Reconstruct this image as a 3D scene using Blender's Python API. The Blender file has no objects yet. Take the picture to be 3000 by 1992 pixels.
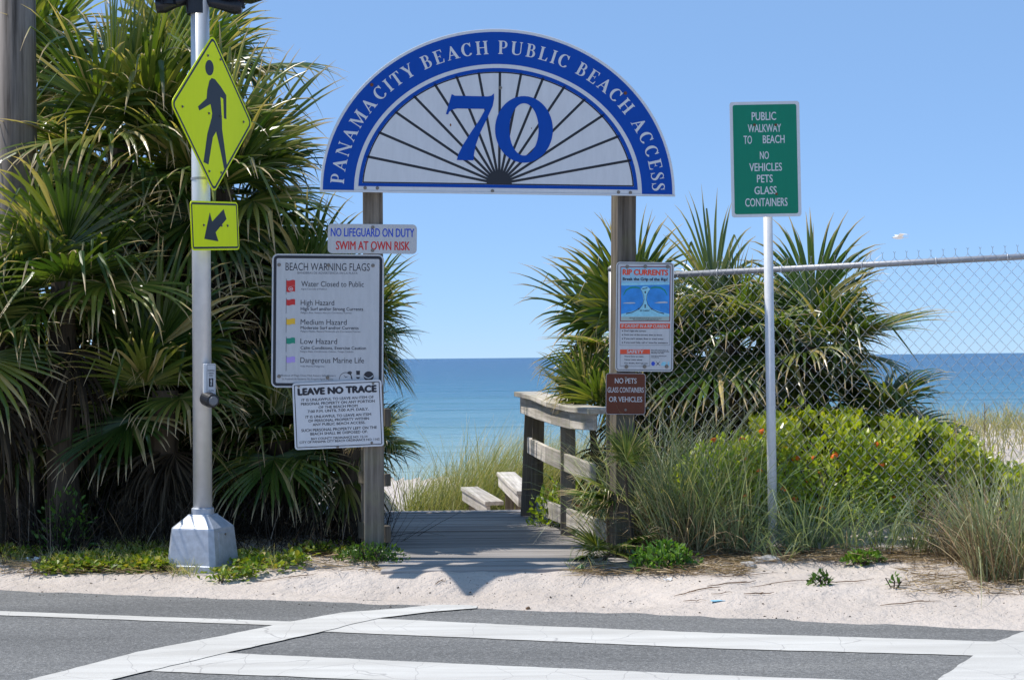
import bpy, math, random
from mathutils import Vector, Matrix, noise
random.seed(7)
R = math.radians
scene = bpy.context.scene
col = scene.collection

# ------------------------------------------------------------------ camera
F = 5000.0                      # focal length in photo pixels (3000 wide)
CAMZ = 1.38
PITCH = math.atan(52 / F)
ROLL = R(0.56)
fw = Vector((0, math.cos(PITCH), math.sin(PITCH)))
r0 = Vector((1, 0, 0))
u0 = r0.cross(fw)
rt = r0 * math.cos(ROLL) - u0 * math.sin(ROLL)
up = r0 * math.sin(ROLL) + u0 * math.cos(ROLL)
cam_d = bpy.data.cameras.new("camera")
cam = bpy.data.objects.new("camera", cam_d)
col.objects.link(cam)
cam_d.sensor_width = 36
cam_d.lens = F / 3000 * 36
cam_d.clip_end = 60000
cam_d.clip_start = 0.05
m = Matrix((rt, up, -fw)).transposed().to_4x4()
m.translation = (0, 0, CAMZ)
cam.matrix_world = m
scene.camera = cam
CAM = Vector((0, 0, CAMZ))

# ------------------------------------------------------------------ light
SUN_EL, SUN_AZ = R(59), R(-83)          # azimuth from +Y, clockwise positive
sd = Vector((math.sin(SUN_AZ) * math.cos(SUN_EL), math.cos(SUN_AZ) * math.cos(SUN_EL), math.sin(SUN_EL)))
w = bpy.data.worlds.new("World")
scene.world = w
w.use_nodes = True
nt = w.node_tree
bg = nt.nodes["Background"]
sky = nt.nodes.new("ShaderNodeTexSky")
sky.sky_type = 'NISHITA'
sky.sun_disc = False
sky.sun_elevation = SUN_EL
sky.sun_rotation = SUN_AZ % (2 * math.pi)
sky.altitude = 0
sky.air_density = 0.6
sky.dust_density = 0.0
sky.ozone_density = 2.0
tint = nt.nodes.new("ShaderNodeMix")
tint.data_type = 'RGBA'
tint.blend_type = 'MULTIPLY'
tint.inputs[0].default_value = 1.0
nt.links.new(sky.outputs[0], tint.inputs[6])
tint.inputs[7].default_value = (0.82, 0.98, 1.28, 1)
even = nt.nodes.new("ShaderNodeMix")            # thin sea haze evens the blue out
even.data_type = 'RGBA'
even.inputs[0].default_value = 0.5
nt.links.new(tint.outputs[2], even.inputs[6])
even.inputs[7].default_value = (3.4, 5.9, 9.5, 1)
nt.links.new(even.outputs[2], bg.inputs[0])
bg.inputs[1].default_value = 0.112
sun_d = bpy.data.lights.new("sun", 'SUN')
sun_d.energy = 5.0
sun_d.angle = R(0.53)
sun_d.color = (1.0, 0.955, 0.88)
sun = bpy.data.objects.new("sun", sun_d)
col.objects.link(sun)
sun.rotation_euler = (-sd).to_track_quat('-Z', 'Y').to_euler()
scene.view_settings.view_transform = 'Standard'
scene.view_settings.look = 'None'
scene.view_settings.exposure = 0.0
scene.view_settings.gamma = 1.0

# ------------------------------------------------------------------ pixel helpers
K = 3000 / 2361.0
def ray(px, py):
    return (rt * ((px - 1500) / F) + up * ((996 - py) / F) + fw)
def at(px, py, Y):
    d = ray(px, py)
    return CAM + d * (Y / d.y)
def D(dx, dy, Y):               # 2361-wide view of the photo
    return at(dx * K, dy * K, Y)

# ------------------------------------------------------------------ mesh builder
class MB:
    def __init__(s):
        s.v, s.f, s.c, s.n = [], [], [], 0
    def add(s, vs, fs, c=None):
        n = len(s.v)
        s.v += [tuple(p) for p in vs]
        s.f += [tuple(i + n for i in f) for f in fs]
        s.c += [c or (0.5, 0.5, 0.5, 1)] * len(vs)
        return n
    def box(s, x0, x1, y0, y1, z0, z1):
        s.add([(x0, y0, z0), (x1, y0, z0), (x1, y1, z0), (x0, y1, z0), (x0, y0, z1), (x1, y0, z1), (x1, y1, z1), (x0, y1, z1)],
              [(0, 3, 2, 1), (4, 5, 6, 7), (0, 1, 5, 4), (1, 2, 6, 5), (2, 3, 7, 6), (3, 0, 4, 7)])
    def tube(s, pts, rad, n=8, cap=True, c=None):
        pts = [Vector(p) for p in pts]
        if not isinstance(rad, (list, tuple)):
            rad = [rad] * len(pts)
        rings, base = [], len(s.v)
        t0 = (pts[1] - pts[0]).normalized()
        ref = Vector((0, 0, 1)) if abs(t0.z) < 0.9 else Vector((1, 0, 0))
        vs = []
        for i, p in enumerate(pts):
            t = (pts[min(i + 1, len(pts) - 1)] - pts[max(i - 1, 0)]).normalized()
            a = t.cross(ref)
            if a.length < 1e-5:
                a = t.cross(Vector((0, 1, 0)))
            a.normalize()
            b = t.cross(a)
            ref = b if False else ref
            for k in range(n):
                th = 2 * math.pi * k / n
                vs.append(p + (a * math.cos(th) + b * math.sin(th)) * rad[i])
        fs = []
        for i in range(len(pts) - 1):
            for k in range(n):
                k2 = (k + 1) % n
                fs.append((i * n + k, (i + 1) * n + k, (i + 1) * n + k2, i * n + k2))
        if cap:
            fs.append(tuple(range(n)))
            fs.append(tuple(range(len(pts) * n - 1, (len(pts) - 1) * n - 1, -1)))
        s.add(vs, fs, c)
    def poly(s, pts, z=0.0, c=None):            # flat polygon in local xy
        a = sum(pts[i][0] * pts[(i + 1) % len(pts)][1] - pts[(i + 1) % len(pts)][0] * pts[i][1] for i in range(len(pts)))
        if a < 0:
            pts = pts[::-1]
        s.add([(p[0], p[1], z) for p in pts], [tuple(range(len(pts)))], c)
    def ring(s, outer, inner, z=0.0, closed=True):
        n = len(outer)
        vs = [(p[0], p[1], z) for p in outer] + [(p[0], p[1], z) for p in inner]
        fs = []
        for i in range(n if closed else n - 1):
            j = (i + 1) % n
            q = (i, j, n + j, n + i)
            a = sum(vs[q[k]][0] * vs[q[(k + 1) % 4]][1] - vs[q[(k + 1) % 4]][0] * vs[q[k]][1] for k in range(4))
            fs.append(q if a > 0 else q[::-1])
        s.add(vs, fs)
    def prism(s, pts, z0, z1):                  # extruded polygon along z
        a = sum(pts[i][0] * pts[(i + 1) % len(pts)][1] - pts[(i + 1) % len(pts)][0] * pts[i][1] for i in range(len(pts)))
        if a < 0:
            pts = pts[::-1]
        n = len(pts)
        vs = [(p[0], p[1], z1) for p in pts] + [(p[0], p[1], z0) for p in pts]
        fs = [tuple(range(n)), tuple(range(2 * n - 1, n - 1, -1))]
        fs += [(i, n + i, n + (i + 1) % n, (i + 1) % n) for i in range(n)]
        s.add(vs, fs)
    def mesh(s, name, mat, smooth=False, attr=False):
        me = bpy.data.meshes.new(name)
        me.from_pydata(s.v, [], s.f)
        if attr:
            a = me.attributes.new("tone", 'FLOAT_COLOR', 'POINT')
            flat = [x for c in s.c for x in c]
            a.data.foreach_set("color", flat)
        if smooth:
            me.polygons.foreach_set("use_smooth", [True] * len(me.polygons))
        me.materials.append(mat)
        me.update()
        return me
    def build(s, name, mat, parent=None, smooth=False, attr=False):
        return link(name, s.mesh(name, mat, smooth, attr), parent)

def link(name, me, parent=None):
    o = bpy.data.objects.new(name, me)
    col.objects.link(o)
    if parent is not None:
        o.parent = parent
    return o
def tag(o, label, cat, group=None):
    o["label"] = label
    o["category"] = cat
    if group:
        o["group"] = group
    return o
def struct(o, kind="structure"):
    o["kind"] = kind
    return o
def empty(name, loc=(0, 0, 0), label=None, cat=None, group=None):
    o = bpy.data.objects.new(name, None)
    o.empty_display_size = 0.1
    col.objects.link(o)
    o.location = loc
    if label:
        tag(o, label, cat, group)
    return o
def bevel(o, wd, seg=2):
    b = o.modifiers.new("bevel", 'BEVEL')
    b.width = wd
    b.segments = seg
    b.limit_method = 'ANGLE'
    b.angle_limit = R(40)
    return o

# ------------------------------------------------------------------ materials
def newmat(name):
    mt = bpy.data.materials.new(name)
    mt.use_nodes = True
    return mt, mt.node_tree, mt.node_tree.nodes["Principled BSDF"]
def N(t, kind, **kw):
    n = t.nodes.new(kind)
    for k, v in kw.items():
        setattr(n, k, v)
    return n
def ramp(t, stops, fac=None):
    n = t.nodes.new("ShaderNodeValToRGB")
    e = n.color_ramp.elements
    while len(e) > 1:
        e.remove(e[-1])
    e[0].position, e[0].color = stops[0][0], (*stops[0][1], 1)
    for p, c in stops[1:]:
        x = e.new(p)
        x.color = (*c, 1)
    if fac is not None:
        t.links.new(fac, n.inputs[0])
    return n
def mixc(t, a, b, fac, mode='MIX'):
    n = t.nodes.new("ShaderNodeMix")
    n.data_type = 'RGBA'
    n.blend_type = mode
    for v, i in ((a, 6), (b, 7), (fac, 0)):
        if isinstance(v, bpy.types.NodeSocket):
            t.links.new(v, n.inputs[i])
        else:
            n.inputs[i].default_value = v if i == 0 else (*v, 1)
    return n.outputs[2]
def noise_n(t, scale, vec=None, detail=4, rough=0.6):
    n = t.nodes.new("ShaderNodeTexNoise")
    n.inputs["Scale"].default_value = scale
    n.inputs["Detail"].default_value = detail
    n.inputs["Roughness"].default_value = rough
    if vec is not None:
        t.links.new(vec, n.inputs["Vector"])
    return n.outputs[0]
def bumpn(t, h, strength, dist, normal=None):
    b = t.nodes.new("ShaderNodeBump")
    b.inputs["Strength"].default_value = strength
    b.inputs["Distance"].default_value = dist
    t.links.new(h, b.inputs["Height"])
    if normal is not None:
        t.links.new(normal, b.inputs["Normal"])
    return b.outputs[0]
def objco(t, scale=(1, 1, 1), kind="Object"):
    c = t.nodes.new("ShaderNodeTexCoord")
    mp = t.nodes.new("ShaderNodeMapping")
    mp.inputs["Scale"].default_value = scale
    t.links.new(c.outputs[kind], mp.inputs[0])
    return mp.outputs[0]
def plain(name, c, rough=0.5, spec=0.5, metal=0.0, var=0.0, vs=30):
    mt, t, p = newmat(name)
    p.inputs["Base Color"].default_value = (*c, 1)
    p.inputs["Roughness"].default_value = rough
    p.inputs["Specular IOR Level"].default_value = spec
    p.inputs["Metallic"].default_value = metal
    if var:
        v = noise_n(t, vs, objco(t), 6)
        r_ = ramp(t, [(0.3, tuple(x * (1 - var) for x in c)), (0.7, tuple(min(1, x * (1 + var)) for x in c))], v)
        t.links.new(r_.outputs[0], p.inputs["Base Color"])
    return mt
def signmat(name, c, grime=0.1, rough=0.42, spec=0.3):
    """painted sheet: faint streaks and mottling"""
    mt, t, p = newmat(name)
    v = noise_n(t, 3.0, objco(t, (9, 1.5, 1)), 7, 0.7)
    v2 = noise_n(t, 60.0, objco(t), 3, 0.6)
    r1 = ramp(t, [(0.35, tuple(x * (1 - grime) for x in c)), (0.65, c)], v)
    k = mixc(t, r1.outputs[0], tuple(x * 0.94 for x in c), 0.25)
    o = mixc(t, k, tuple(x * (1 - grime * 1.2) for x in c), ramp(t, [(0.6, (0, 0, 0)), (0.8, (1, 1, 1))], v2).outputs[0])
    t.links.new(o, p.inputs["Base Color"])
    p.inputs["Roughness"].default_value = rough
    p.inputs["Specular IOR Level"].default_value = spec
    return mt
def woodmat(name, dark, light, axis='x', scale=1.0, green=0.0):
    mt, t, p = newmat(name)
    s = {'x': (1.2, 26, 26), 'y': (26, 1.2, 26), 'z': (26, 26, 1.2)}[axis]
    info = t.nodes.new("ShaderNodeObjectInfo")
    co = objco(t, tuple(x * scale for x in s))
    add = t.nodes.new("ShaderNodeVectorMath")
    add.operation = 'ADD'
    t.links.new(co, add.inputs[0])
    sc = t.nodes.new("ShaderNodeVectorMath")
    sc.operation = 'SCALE'
    sc.inputs[0].default_value = (37, 51, 29)
    t.links.new(info.outputs["Random"], sc.inputs["Scale"])
    t.links.new(sc.outputs[0], add.inputs[1])
    g = noise_n(t, 1.0, add.outputs[0], 8, 0.68)
    g2 = noise_n(t, 0.25, add.outputs[0], 3, 0.5)
    c = ramp(t, [(0.32, dark), (0.47, tuple((a + b) / 2 for a, b in zip(dark, light))), (0.62, light)], g).outputs[0]
    c = mixc(t, c, tuple(x * 0.6 for x in dark), ramp(t, [(0.55, (0, 0, 0)), (0.72, (0.6, 0.6, 0.6))], g2).outputs[0])
    if green:
        gn = noise_n(t, 5.0, objco(t), 5, 0.6)
        c = mixc(t, c, (0.25, 0.25, 0.11), ramp(t, [(0.48, (0, 0, 0)), (0.68, (green, green, green))], gn).outputs[0])
    v = t.nodes.new("ShaderNodeMath")
    v.operation = 'MULTIPLY_ADD'
    v.inputs[1].default_value = 0.45
    v.inputs[2].default_value = 0.75
    t.links.new(info.outputs["Random"], v.inputs[0])
    vc = t.nodes.new("ShaderNodeCombineColor")
    for i in range(3):
        t.links.new(v.outputs[0], vc.inputs[i])
    c = mixc(t, c, vc.outputs[0], 1.0, 'MULTIPLY')
    t.links.new(c, p.inputs["Base Color"])
    p.inputs["Roughness"].default_value = 0.85
    p.inputs["Specular IOR Level"].default_value = 0.2
    t.links.new(bumpn(t, g, 0.7, 0.006), p.inputs["Normal"])
    return mt
def leafmat(name, stops, tip=(0.42, 0.33, 0.17), tipat=0.8, trans=0.3, rough=0.38, spec=0.5, tcol=(1.5, 1.6, 0.5)):
    """tone attribute: r = how far along the leaf, g = which hue, b = lightness"""
    mt, t, p = newmat(name)
    a = N(t, "ShaderNodeAttribute", attribute_name="tone")
    sp = t.nodes.new("ShaderNodeSeparateColor")
    t.links.new(a.outputs["Color"], sp.inputs[0])
    info = t.nodes.new("ShaderNodeObjectInfo")
    c = ramp(t, stops, sp.outputs[1]).outputs[0]
    hv = t.nodes.new("ShaderNodeHueSaturation")
    mm = N(t, "ShaderNodeMapRange")
    mm.inputs["To Min"].default_value = 0.72
    mm.inputs["To Max"].default_value = 1.3
    t.links.new(info.outputs["Random"], mm.inputs[0])
    t.links.new(mm.outputs[0], hv.inputs["Value"])
    t.links.new(c, hv.inputs["Color"])
    c = hv.outputs[0]
    c = mixc(t, c, tip, ramp(t, [(tipat, (0, 0, 0)), (min(1, tipat + 0.14), (1, 1, 1))], sp.outputs[0]).outputs[0])
    t.links.new(c, p.inputs["Base Color"])
    p.inputs["Roughness"].default_value = rough
    p.inputs["Specular IOR Level"].default_value = spec
    tr = t.nodes.new("ShaderNodeBsdfTranslucent")
    tc = mixc(t, c, tcol, 1.0, 'MULTIPLY')
    t.links.new(tc, tr.inputs[0])
    mx = t.nodes.new("ShaderNodeMixShader")
    mx.inputs[0].default_value = trans
    t.links.new(p.outputs[0], mx.inputs[1])
    t.links.new(tr.outputs[0], mx.inputs[2])
    t.links.new(mx.outputs[0], t.nodes["Material Output"].inputs[0])
    return mt

M = {}
M['white'] = signmat("sign white", (0.74, 0.74, 0.76))
M['cream'] = signmat("sign aged white", (0.60, 0.60, 0.615), 0.14)
M['blue'] = signmat("sign blue", (0.004, 0.074, 0.42), 0.10, 0.42, 0.15)
M['green_sign'] = signmat("sign green", (0.0, 0.235, 0.135), 0.1)
M['brown_sign'] = signmat("sign brown", (0.14, 0.036, 0.016), 0.2)
M['black'] = plain("sign black", (0.012, 0.013, 0.02), 0.45)
M['ink'] = plain("printed black ink", (0.018, 0.018, 0.028), 0.5)
M['grey_ink'] = plain("printed grey ink", (0.10, 0.10, 0.12), 0.5)
M['red'] = plain("printed red", (0.62, 0.025, 0.022), 0.5)
M['orange_red'] = plain("printed orange red", (0.80, 0.085, 0.03), 0.5)
M['maroon'] = plain("printed maroon", (0.25, 0.02, 0.03), 0.5)
M['royal'] = plain("printed blue", (0.02, 0.075, 0.55), 0.5)
M['yellow'] = plain("printed yellow", (0.85, 0.5, 0.03), 0.5)
M['teal'] = plain("printed teal", (0.01, 0.27, 0.17), 0.5)
M['lilac'] = plain("printed lilac", (0.45, 0.33, 0.75), 0.5)
M['fluo'] = signmat("fluorescent yellow green sheet", (0.88, 0.98, 0.0), 0.05, 0.4, 0.15)
M['rip_sky'] = plain("printed pale blue", (0.32, 0.55, 0.70), 0.5)
M['rip_sea'] = plain("printed sea blue", (0.03, 0.27, 0.72), 0.5, var=0.25, vs=12)
M['rip_light'] = plain("printed light water", (0.30, 0.66, 0.80), 0.5, var=0.15, vs=30)
M['rip_sand'] = plain("printed sand", (0.38, 0.48, 0.45), 0.5)
M['galv'] = plain("galvanised steel", (0.33, 0.34, 0.37), 0.5, 0.4, 0.4, 0.15, 9)
M['alu'] = plain("spun aluminium", (0.70, 0.70, 0.71), 0.45, 0.5, 0.45, 0.06, 14)
M['cast'] = plain("cast aluminium", (0.43, 0.46, 0.52), 0.5, 0.5, 0.35, 0.16, 22)
M['bolt'] = plain("weathered bolt", (0.24, 0.21, 0.18), 0.5, 0.5, 0.6, 0.3, 60)
M['rust'] = plain("rusty bolt", (0.20, 0.08, 0.04), 0.8, 0.3, 0.1, 0.3, 60)
M['plastic'] = plain("black plastic", (0.012, 0.012, 0.016), 0.38)
M['amber'] = plain("amber lens", (0.75, 0.13, 0.01), 0.18)
M['lens_glass'] = plain("clear button lens", (0.16, 0.165, 0.18), 0.15)
M['pvc'] = plain("pale grey pipe", (0.62, 0.63, 0.65), 0.4, var=0.06)
M['post'] = woodmat("weathered post timber", (0.085, 0.070, 0.055), (0.25, 0.212, 0.172), 'z', 1.0, 0.25)
M['rail'] = woodmat("grey rail timber", (0.30, 0.265, 0.23), (0.68, 0.62, 0.55), 'x', 1.0, 0.35)
M['plank'] = woodmat("deck plank timber", (0.16, 0.145, 0.136), (0.42, 0.385, 0.36), 'x')
M['utility'] = woodmat("utility pole timber", (0.075, 0.062, 0.052), (0.34, 0.295, 0.26), 'z', 0.5)
M['stone'] = plain("grey stone", (0.40, 0.38, 0.36), 0.9, 0.2, 0, 0.3, 18)
M['litter'] = plain("white paper", (0.78, 0.78, 0.76), 0.8, 0.2)
M['blue_litter'] = plain("pale blue plastic", (0.25, 0.55, 0.75), 0.5)
M['twig'] = plain("dry twig", (0.19, 0.12, 0.075), 0.9, 0.1, 0, 0.3, 40)
M['fruit'] = plain("green fruit", (0.055, 0.12, 0.035), 0.45, 0.4, 0, 0.35, 70)
M['gull'] = plain("white feathers", (0.82, 0.80, 0.78), 0.8, 0.2)
M['gull_grey'] = plain("grey feathers", (0.22, 0.22, 0.24), 0.8, 0.2)
GREENS = [(0.0, (0.022, 0.052, 0.010)), (0.35, (0.058, 0.108, 0.018)), (0.62, (0.145, 0.190, 0.034)), (0.85, (0.31, 0.30, 0.07)), (1.0, (0.52, 0.40, 0.19))]
M['frond'] = leafmat("palm leaf", GREENS, tip=(0.58, 0.43, 0.25), tipat=0.76, trans=0.26, rough=0.32, spec=0.6)
M['petiole'] = leafmat("palm stalk", [(0, (0.07, 0.10, 0.03)), (1, (0.18, 0.17, 0.06))], trans=0.0, tipat=0.99, rough=0.5)
M['dead'] = leafmat("dead palm leaf", [(0, (0.022, 0.017, 0.012)), (0.6, (0.06, 0.045, 0.03)), (1, (0.20, 0.15, 0.10))], tip=(0.13, 0.10, 0.065), trans=0.12, rough=0.8, spec=0.15)
M['trunk'] = woodmat("palm trunk fibre", (0.035, 0.027, 0.02), (0.12, 0.092, 0.065), 'z', 0.5)
M['grass'] = leafmat("dune grass blade", [(0, (0.12, 0.17, 0.06)), (0.4, (0.24, 0.28, 0.10)), (0.7, (0.38, 0.37, 0.15)), (1, (0.60, 0.48, 0.27))], tip=(0.42, 0.34, 0.18), tipat=0.85, trans=0.25, rough=0.5)
M['greygrass'] = leafmat("grey green grass blade", [(0, (0.12, 0.18, 0.085)), (0.45, (0.29, 0.35, 0.20)), (0.8, (0.44, 0.46, 0.25)), (1, (0.66, 0.53, 0.31))], tip=(0.38, 0.31, 0.18), tipat=0.88, trans=0.22, rough=0.45)
M['straw'] = leafmat("dry straw", [(0, (0.10, 0.068, 0.042)), (0.5, (0.24, 0.17, 0.105)), (1, (0.48, 0.37, 0.23))], trans=0.1, rough=0.8, spec=0.2, tipat=0.99)
M['brush'] = leafmat("dry brush stem", [(0, (0.022, 0.018, 0.014)), (0.7, (0.06, 0.048, 0.038)), (1, (0.27, 0.22, 0.17))], trans=0.0, rough=0.9, spec=0.1, tipat=0.99)
M['bush'] = leafmat("glossy shrub leaf", [(0, (0.055, 0.11, 0.022)), (0.4, (0.20, 0.30, 0.03)), (0.75, (0.44, 0.53, 0.05)), (1, (0.60, 0.60, 0.09))], trans=0.4, rough=0.32, spec=0.6, tipat=2 - 1.01, tcol=(1.5, 1.5, 0.3))
M['weed'] = leafmat("verge weed leaf", [(0, (0.04, 0.10, 0.018)), (0.5, (0.14, 0.25, 0.025)), (0.85, (0.38, 0.44, 0.04)), (1, (0.55, 0.42, 0.10))], trans=0.3, rough=0.4, tipat=0.99)
M['flower'] = plain("orange petals", (0.85, 0.16, 0.015), 0.6, 0.3, 0, 0.25, 120)

# asphalt
mt, t, p = newmat("asphalt")
co = objco(t)
n1 = noise_n(t, 75, co, 4, 0.8)
n2 = noise_n(t, 2.2, co, 5, 0.6)
vo = N(t, "ShaderNodeTexVoronoi")
vo.inputs["Scale"].default_value = 150
t.links.new(co, vo.inputs["Vector"])
base = ramp(t, [(0.3, (0.095, 0.094, 0.092)), (0.5, (0.17, 0.168, 0.164)), (0.64, (0.30, 0.296, 0.288)), (0.76, (0.50, 0.49, 0.47))], n1).outputs[0]
dk = ramp(t, [(0.25, (0.70, 0.70, 0.70)), (0.5, (0.95, 0.95, 0.95)), (0.75, (1.15, 1.14, 1.12))], noise_n(t, 0.8, objco(t, (0.35, 2.4, 1)), 6, 0.65)).outputs[0]
c = mixc(t, base, dk, 1.0, 'MULTIPLY')
t.links.new(c, p.inputs["Base Color"])
p.inputs["Roughness"].default_value = 0.85
p.inputs["Specular IOR Level"].default_value = 0.25
t.links.new(bumpn(t, vo.outputs["Distance"], 0.8, 0.004), p.inputs["Normal"])
M['asphalt'] = mt

# thermoplastic road paint with cracks and wear
mt, t, p = newmat("road paint")
co = objco(t)
nz = N(t, "ShaderNodeTexNoise")
nz.inputs["Scale"].default_value = 3.5
nz.inputs["Detail"].default_value = 5
t.links.new(co, nz.inputs["Vector"])
cw = t.nodes.new("ShaderNodeMix")
cw.data_type = 'RGBA'
cw.inputs[0].default_value = 0.10
t.links.new(co, cw.inputs[6])
t.links.new(nz.outputs["Color"], cw.inputs[7])
mp = t.nodes.new("ShaderNodeMapping")
mp.inputs["Scale"].default_value = (1.5, 0.75, 1)
mp.inputs["Rotation"].default_value = (0, 0, R(35))
t.links.new(cw.outputs[2], mp.inputs[0])
vo = N(t, "ShaderNodeTexVoronoi", feature='DISTANCE_TO_EDGE')
vo.inputs["Scale"].default_value = 2.3
t.links.new(mp.outputs[0], vo.inputs["Vector"])
crack = ramp(t, [(0.0, (1, 1, 1)), (0.0035, (0.8, 0.8, 0.8)), (0.007, (0, 0, 0))], vo.outputs["Distance"]).outputs[0]
gate = ramp(t, [(0.36, (0, 0, 0)), (0.46, (1, 1, 1))], noise_n(t, 1.7, co, 3)).outputs[0]
crk = mixc(t, crack, gate, 1.0, 'MULTIPLY')
sp = noise_n(t, 220, co, 2)
pc = ramp(t, [(0.25, (0.53, 0.51, 0.475)), (0.6, (0.64, 0.62, 0.58))], sp).outputs[0]
dirt = ramp(t, [(0.35, (0.80, 0.79, 0.78)), (0.65, (1, 1, 1))], noise_n(t, 2.5, objco(t, (0.4, 3, 1)), 6)).outputs[0]
pc = mixc(t, pc, dirt, 1.0, 'MULTIPLY')
pc = mixc(t, pc, (0.38, 0.36, 0.34), crk)
t.links.new(pc, p.inputs["Base Color"])
p.inputs["Roughness"].default_value = 0.7
t.links.new(bumpn(t, sp, 0.25, 0.002), p.inputs["Normal"])
M['paint'] = mt

# sand
mt, t, p = newmat("sand")
co = objco(t)
n1 = noise_n(t, 400, co, 2)
n2 = noise_n(t, 1.1, co, 6, 0.6)
n3 = noise_n(t, 55, co, 3, 0.6)
c = ramp(t, [(0.25, (0.53, 0.462, 0.41)), (0.6, (0.645, 0.575, 0.52))], n1).outputs[0]
c = mixc(t, c, ramp(t, [(0.3, (0.84, 0.82, 0.80)), (0.7, (1.04, 1.03, 1.02))], n2).outputs[0], 1.0, 'MULTIPLY')
c = mixc(t, c, (0.22, 0.15, 0.10), ramp(t, [(0.655, (0, 0, 0)), (0.70, (0.5, 0.5, 0.5))], n3).outputs[0])
t.links.new(c, p.inputs["Base Color"])
p.inputs["Roughness"].default_value = 0.95
p.inputs["Specular IOR Level"].default_value = 0.15
bn = bumpn(t, noise_n(t, 9, co, 6, 0.66), 0.9, 0.06)
t.links.new(bumpn(t, n1, 0.3, 0.003, bn), p.inputs["Normal"])
M['sand'] = mt

# sea: colour follows depth (distance from the shore)
mt, t, p = newmat("sea water")
tc = t.nodes.new("ShaderNodeTexCoord")
sx = t.nodes.new("ShaderNodeSeparateXYZ")
t.links.new(tc.outputs["Object"], sx.inputs[0])
lg = N(t, "ShaderNodeMath", operation='LOGARITHM')
lg.inputs[1].default_value = 10
t.links.new(sx.outputs[1], lg.inputs[0])
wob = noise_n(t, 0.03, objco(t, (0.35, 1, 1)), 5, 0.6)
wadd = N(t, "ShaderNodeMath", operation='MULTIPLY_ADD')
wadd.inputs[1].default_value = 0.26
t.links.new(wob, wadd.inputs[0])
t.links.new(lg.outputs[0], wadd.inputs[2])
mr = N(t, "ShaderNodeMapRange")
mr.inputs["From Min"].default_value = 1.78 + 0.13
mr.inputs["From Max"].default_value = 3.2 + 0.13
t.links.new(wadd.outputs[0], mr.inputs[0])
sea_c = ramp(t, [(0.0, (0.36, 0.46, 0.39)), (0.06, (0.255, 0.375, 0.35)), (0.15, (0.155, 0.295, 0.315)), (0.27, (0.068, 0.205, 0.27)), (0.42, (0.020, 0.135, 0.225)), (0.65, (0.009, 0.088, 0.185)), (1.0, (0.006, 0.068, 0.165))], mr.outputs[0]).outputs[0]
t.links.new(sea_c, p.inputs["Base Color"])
p.inputs["Roughness"].default_value = 0.2
p.inputs["Specular IOR Level"].default_value = 0.22
wv = noise_n(t, 1.0, objco(t, (0.22, 0.9, 1)), 6, 0.65)
wv2 = noise_n(t, 1.0, objco(t, (0.05, 0.16, 1)), 4, 0.55)
b1 = bumpn(t, wv2, 1.0, 2.6, bumpn(t, noise_n(t, 1.0, objco(t, (0.008, 0.05, 1)), 5, 0.6), 1.0, 7.0))
t.links.new(bumpn(t, wv, 1.0, 0.75, b1), p.inputs["Normal"])
M['sea'] = mt

# ------------------------------------------------------------------ terrain
def sstep(a, b, x):
    q = max(0.0, min(1.0, (x - a) / (b - a)))
    return q * q * (3 - 2 * q)
def edge_y(x):
    return 9.98 - 0.328 * max(-40, min(40, x))
def lerp_tab(tab, q):
    if q <= tab[0][0]:
        return tab[0][1]
    for (a, va), (b, vb) in zip(tab, tab[1:]):
        if q <= b:
            return va + (vb - va) * (q - a) / (b - a)
    return tab[-1][1]
CEN = [(15.0, -0.10), (16, -0.32), (18, -0.75), (20, -1.12), (25, -1.95), (32, -2.75), (45, -2.98), (66, -3.2), (120, -4.5), (400, -9)]
LEF = [(12, 0.04), (15, 0.10), (20, -0.1), (26, -1.0), (34, -2.6), (45, -2.98), (66, -3.2), (120, -4.5), (400, -9)]
RIG = [(11.0, 0.0), (12.0, 0.22), (13.5, 0.36), (17, 0.52), (21, 0.52), (26, -0.2), (34, -2.3), (45, -2.98), (66, -3.2), (120, -4.5), (400, -9)]
def ground_z(x, y):
    s = (y - edge_y(x)) / 1.05
    if s < -0.6:
        return -0.14
    n = noise.noise((x * 0.9, y * 0.9, 0)) * 0.028 + noise.noise((x * 3.1, y * 3.1, 4)) * 0.026 + noise.noise((x * 7, y * 7, 9)) * 0.014 - 0.02 * max(0, noise.noise((x * 4.3, y * 5, 21)) - 0.25)
    n -= 0.02 * sstep(10.95, 11.1, y) * sstep(-1.0, -0.9, x) * sstep(0.8, 0.7, x)
    n *= 1 - 0.4 * sstep(10.9, 11.1, y) * sstep(-1.1, -0.9, x) * sstep(0.9, 0.7, x)
    k = sstep(-0.35, 0.25, s)
    z = -0.14 + 0.052 * k + 0.085 * sstep(0.1, 1.0, s) + n * (0.35 + 0.65 * sstep(0.1, 0.8, s)) * k
    z -= 0.075 * sstep(-1.9, -0.9, x) * sstep(1.3, 0.5, x) * sstep(0.15, 0.5, s) * sstep(11.14, 10.75, y)
    q = sstep(1.3, 2.6, s)
    if q > 0:
        wl = sstep(-0.95, -1.7, x)
        wr = sstep(0.75, 1.5, x) * (1 - 0.5 * sstep(6, 12, x))
        wr = sstep(0.62, 1.5, x)
        zc = min(lerp_tab(CEN, y), -0.06)
        z2 = zc * (1 - wl) * (1 - wr) + lerp_tab(LEF, y) * wl + lerp_tab(RIG, y) * wr
        z2 += n * 1.2
        if wr > 0 and y > 14:
            z2 += 0.08 * noise.noise((x * 0.5, y * 0.4, 2)) * wr
        z = z * (1 - q) + z2 * q
    return z
xs, ys = [], []
x = -6.0
while x <= 6.01:
    xs.append(x); x += 0.05
k = 0.06
while xs[-1] < 20000:
    k *= 1.35; xs.append(xs[-1] + k); xs.insert(0, xs[0] - k)
y = 7.4
while y <= 17.0:
    ys.append(y); y += 0.05
k = 0.06
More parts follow.
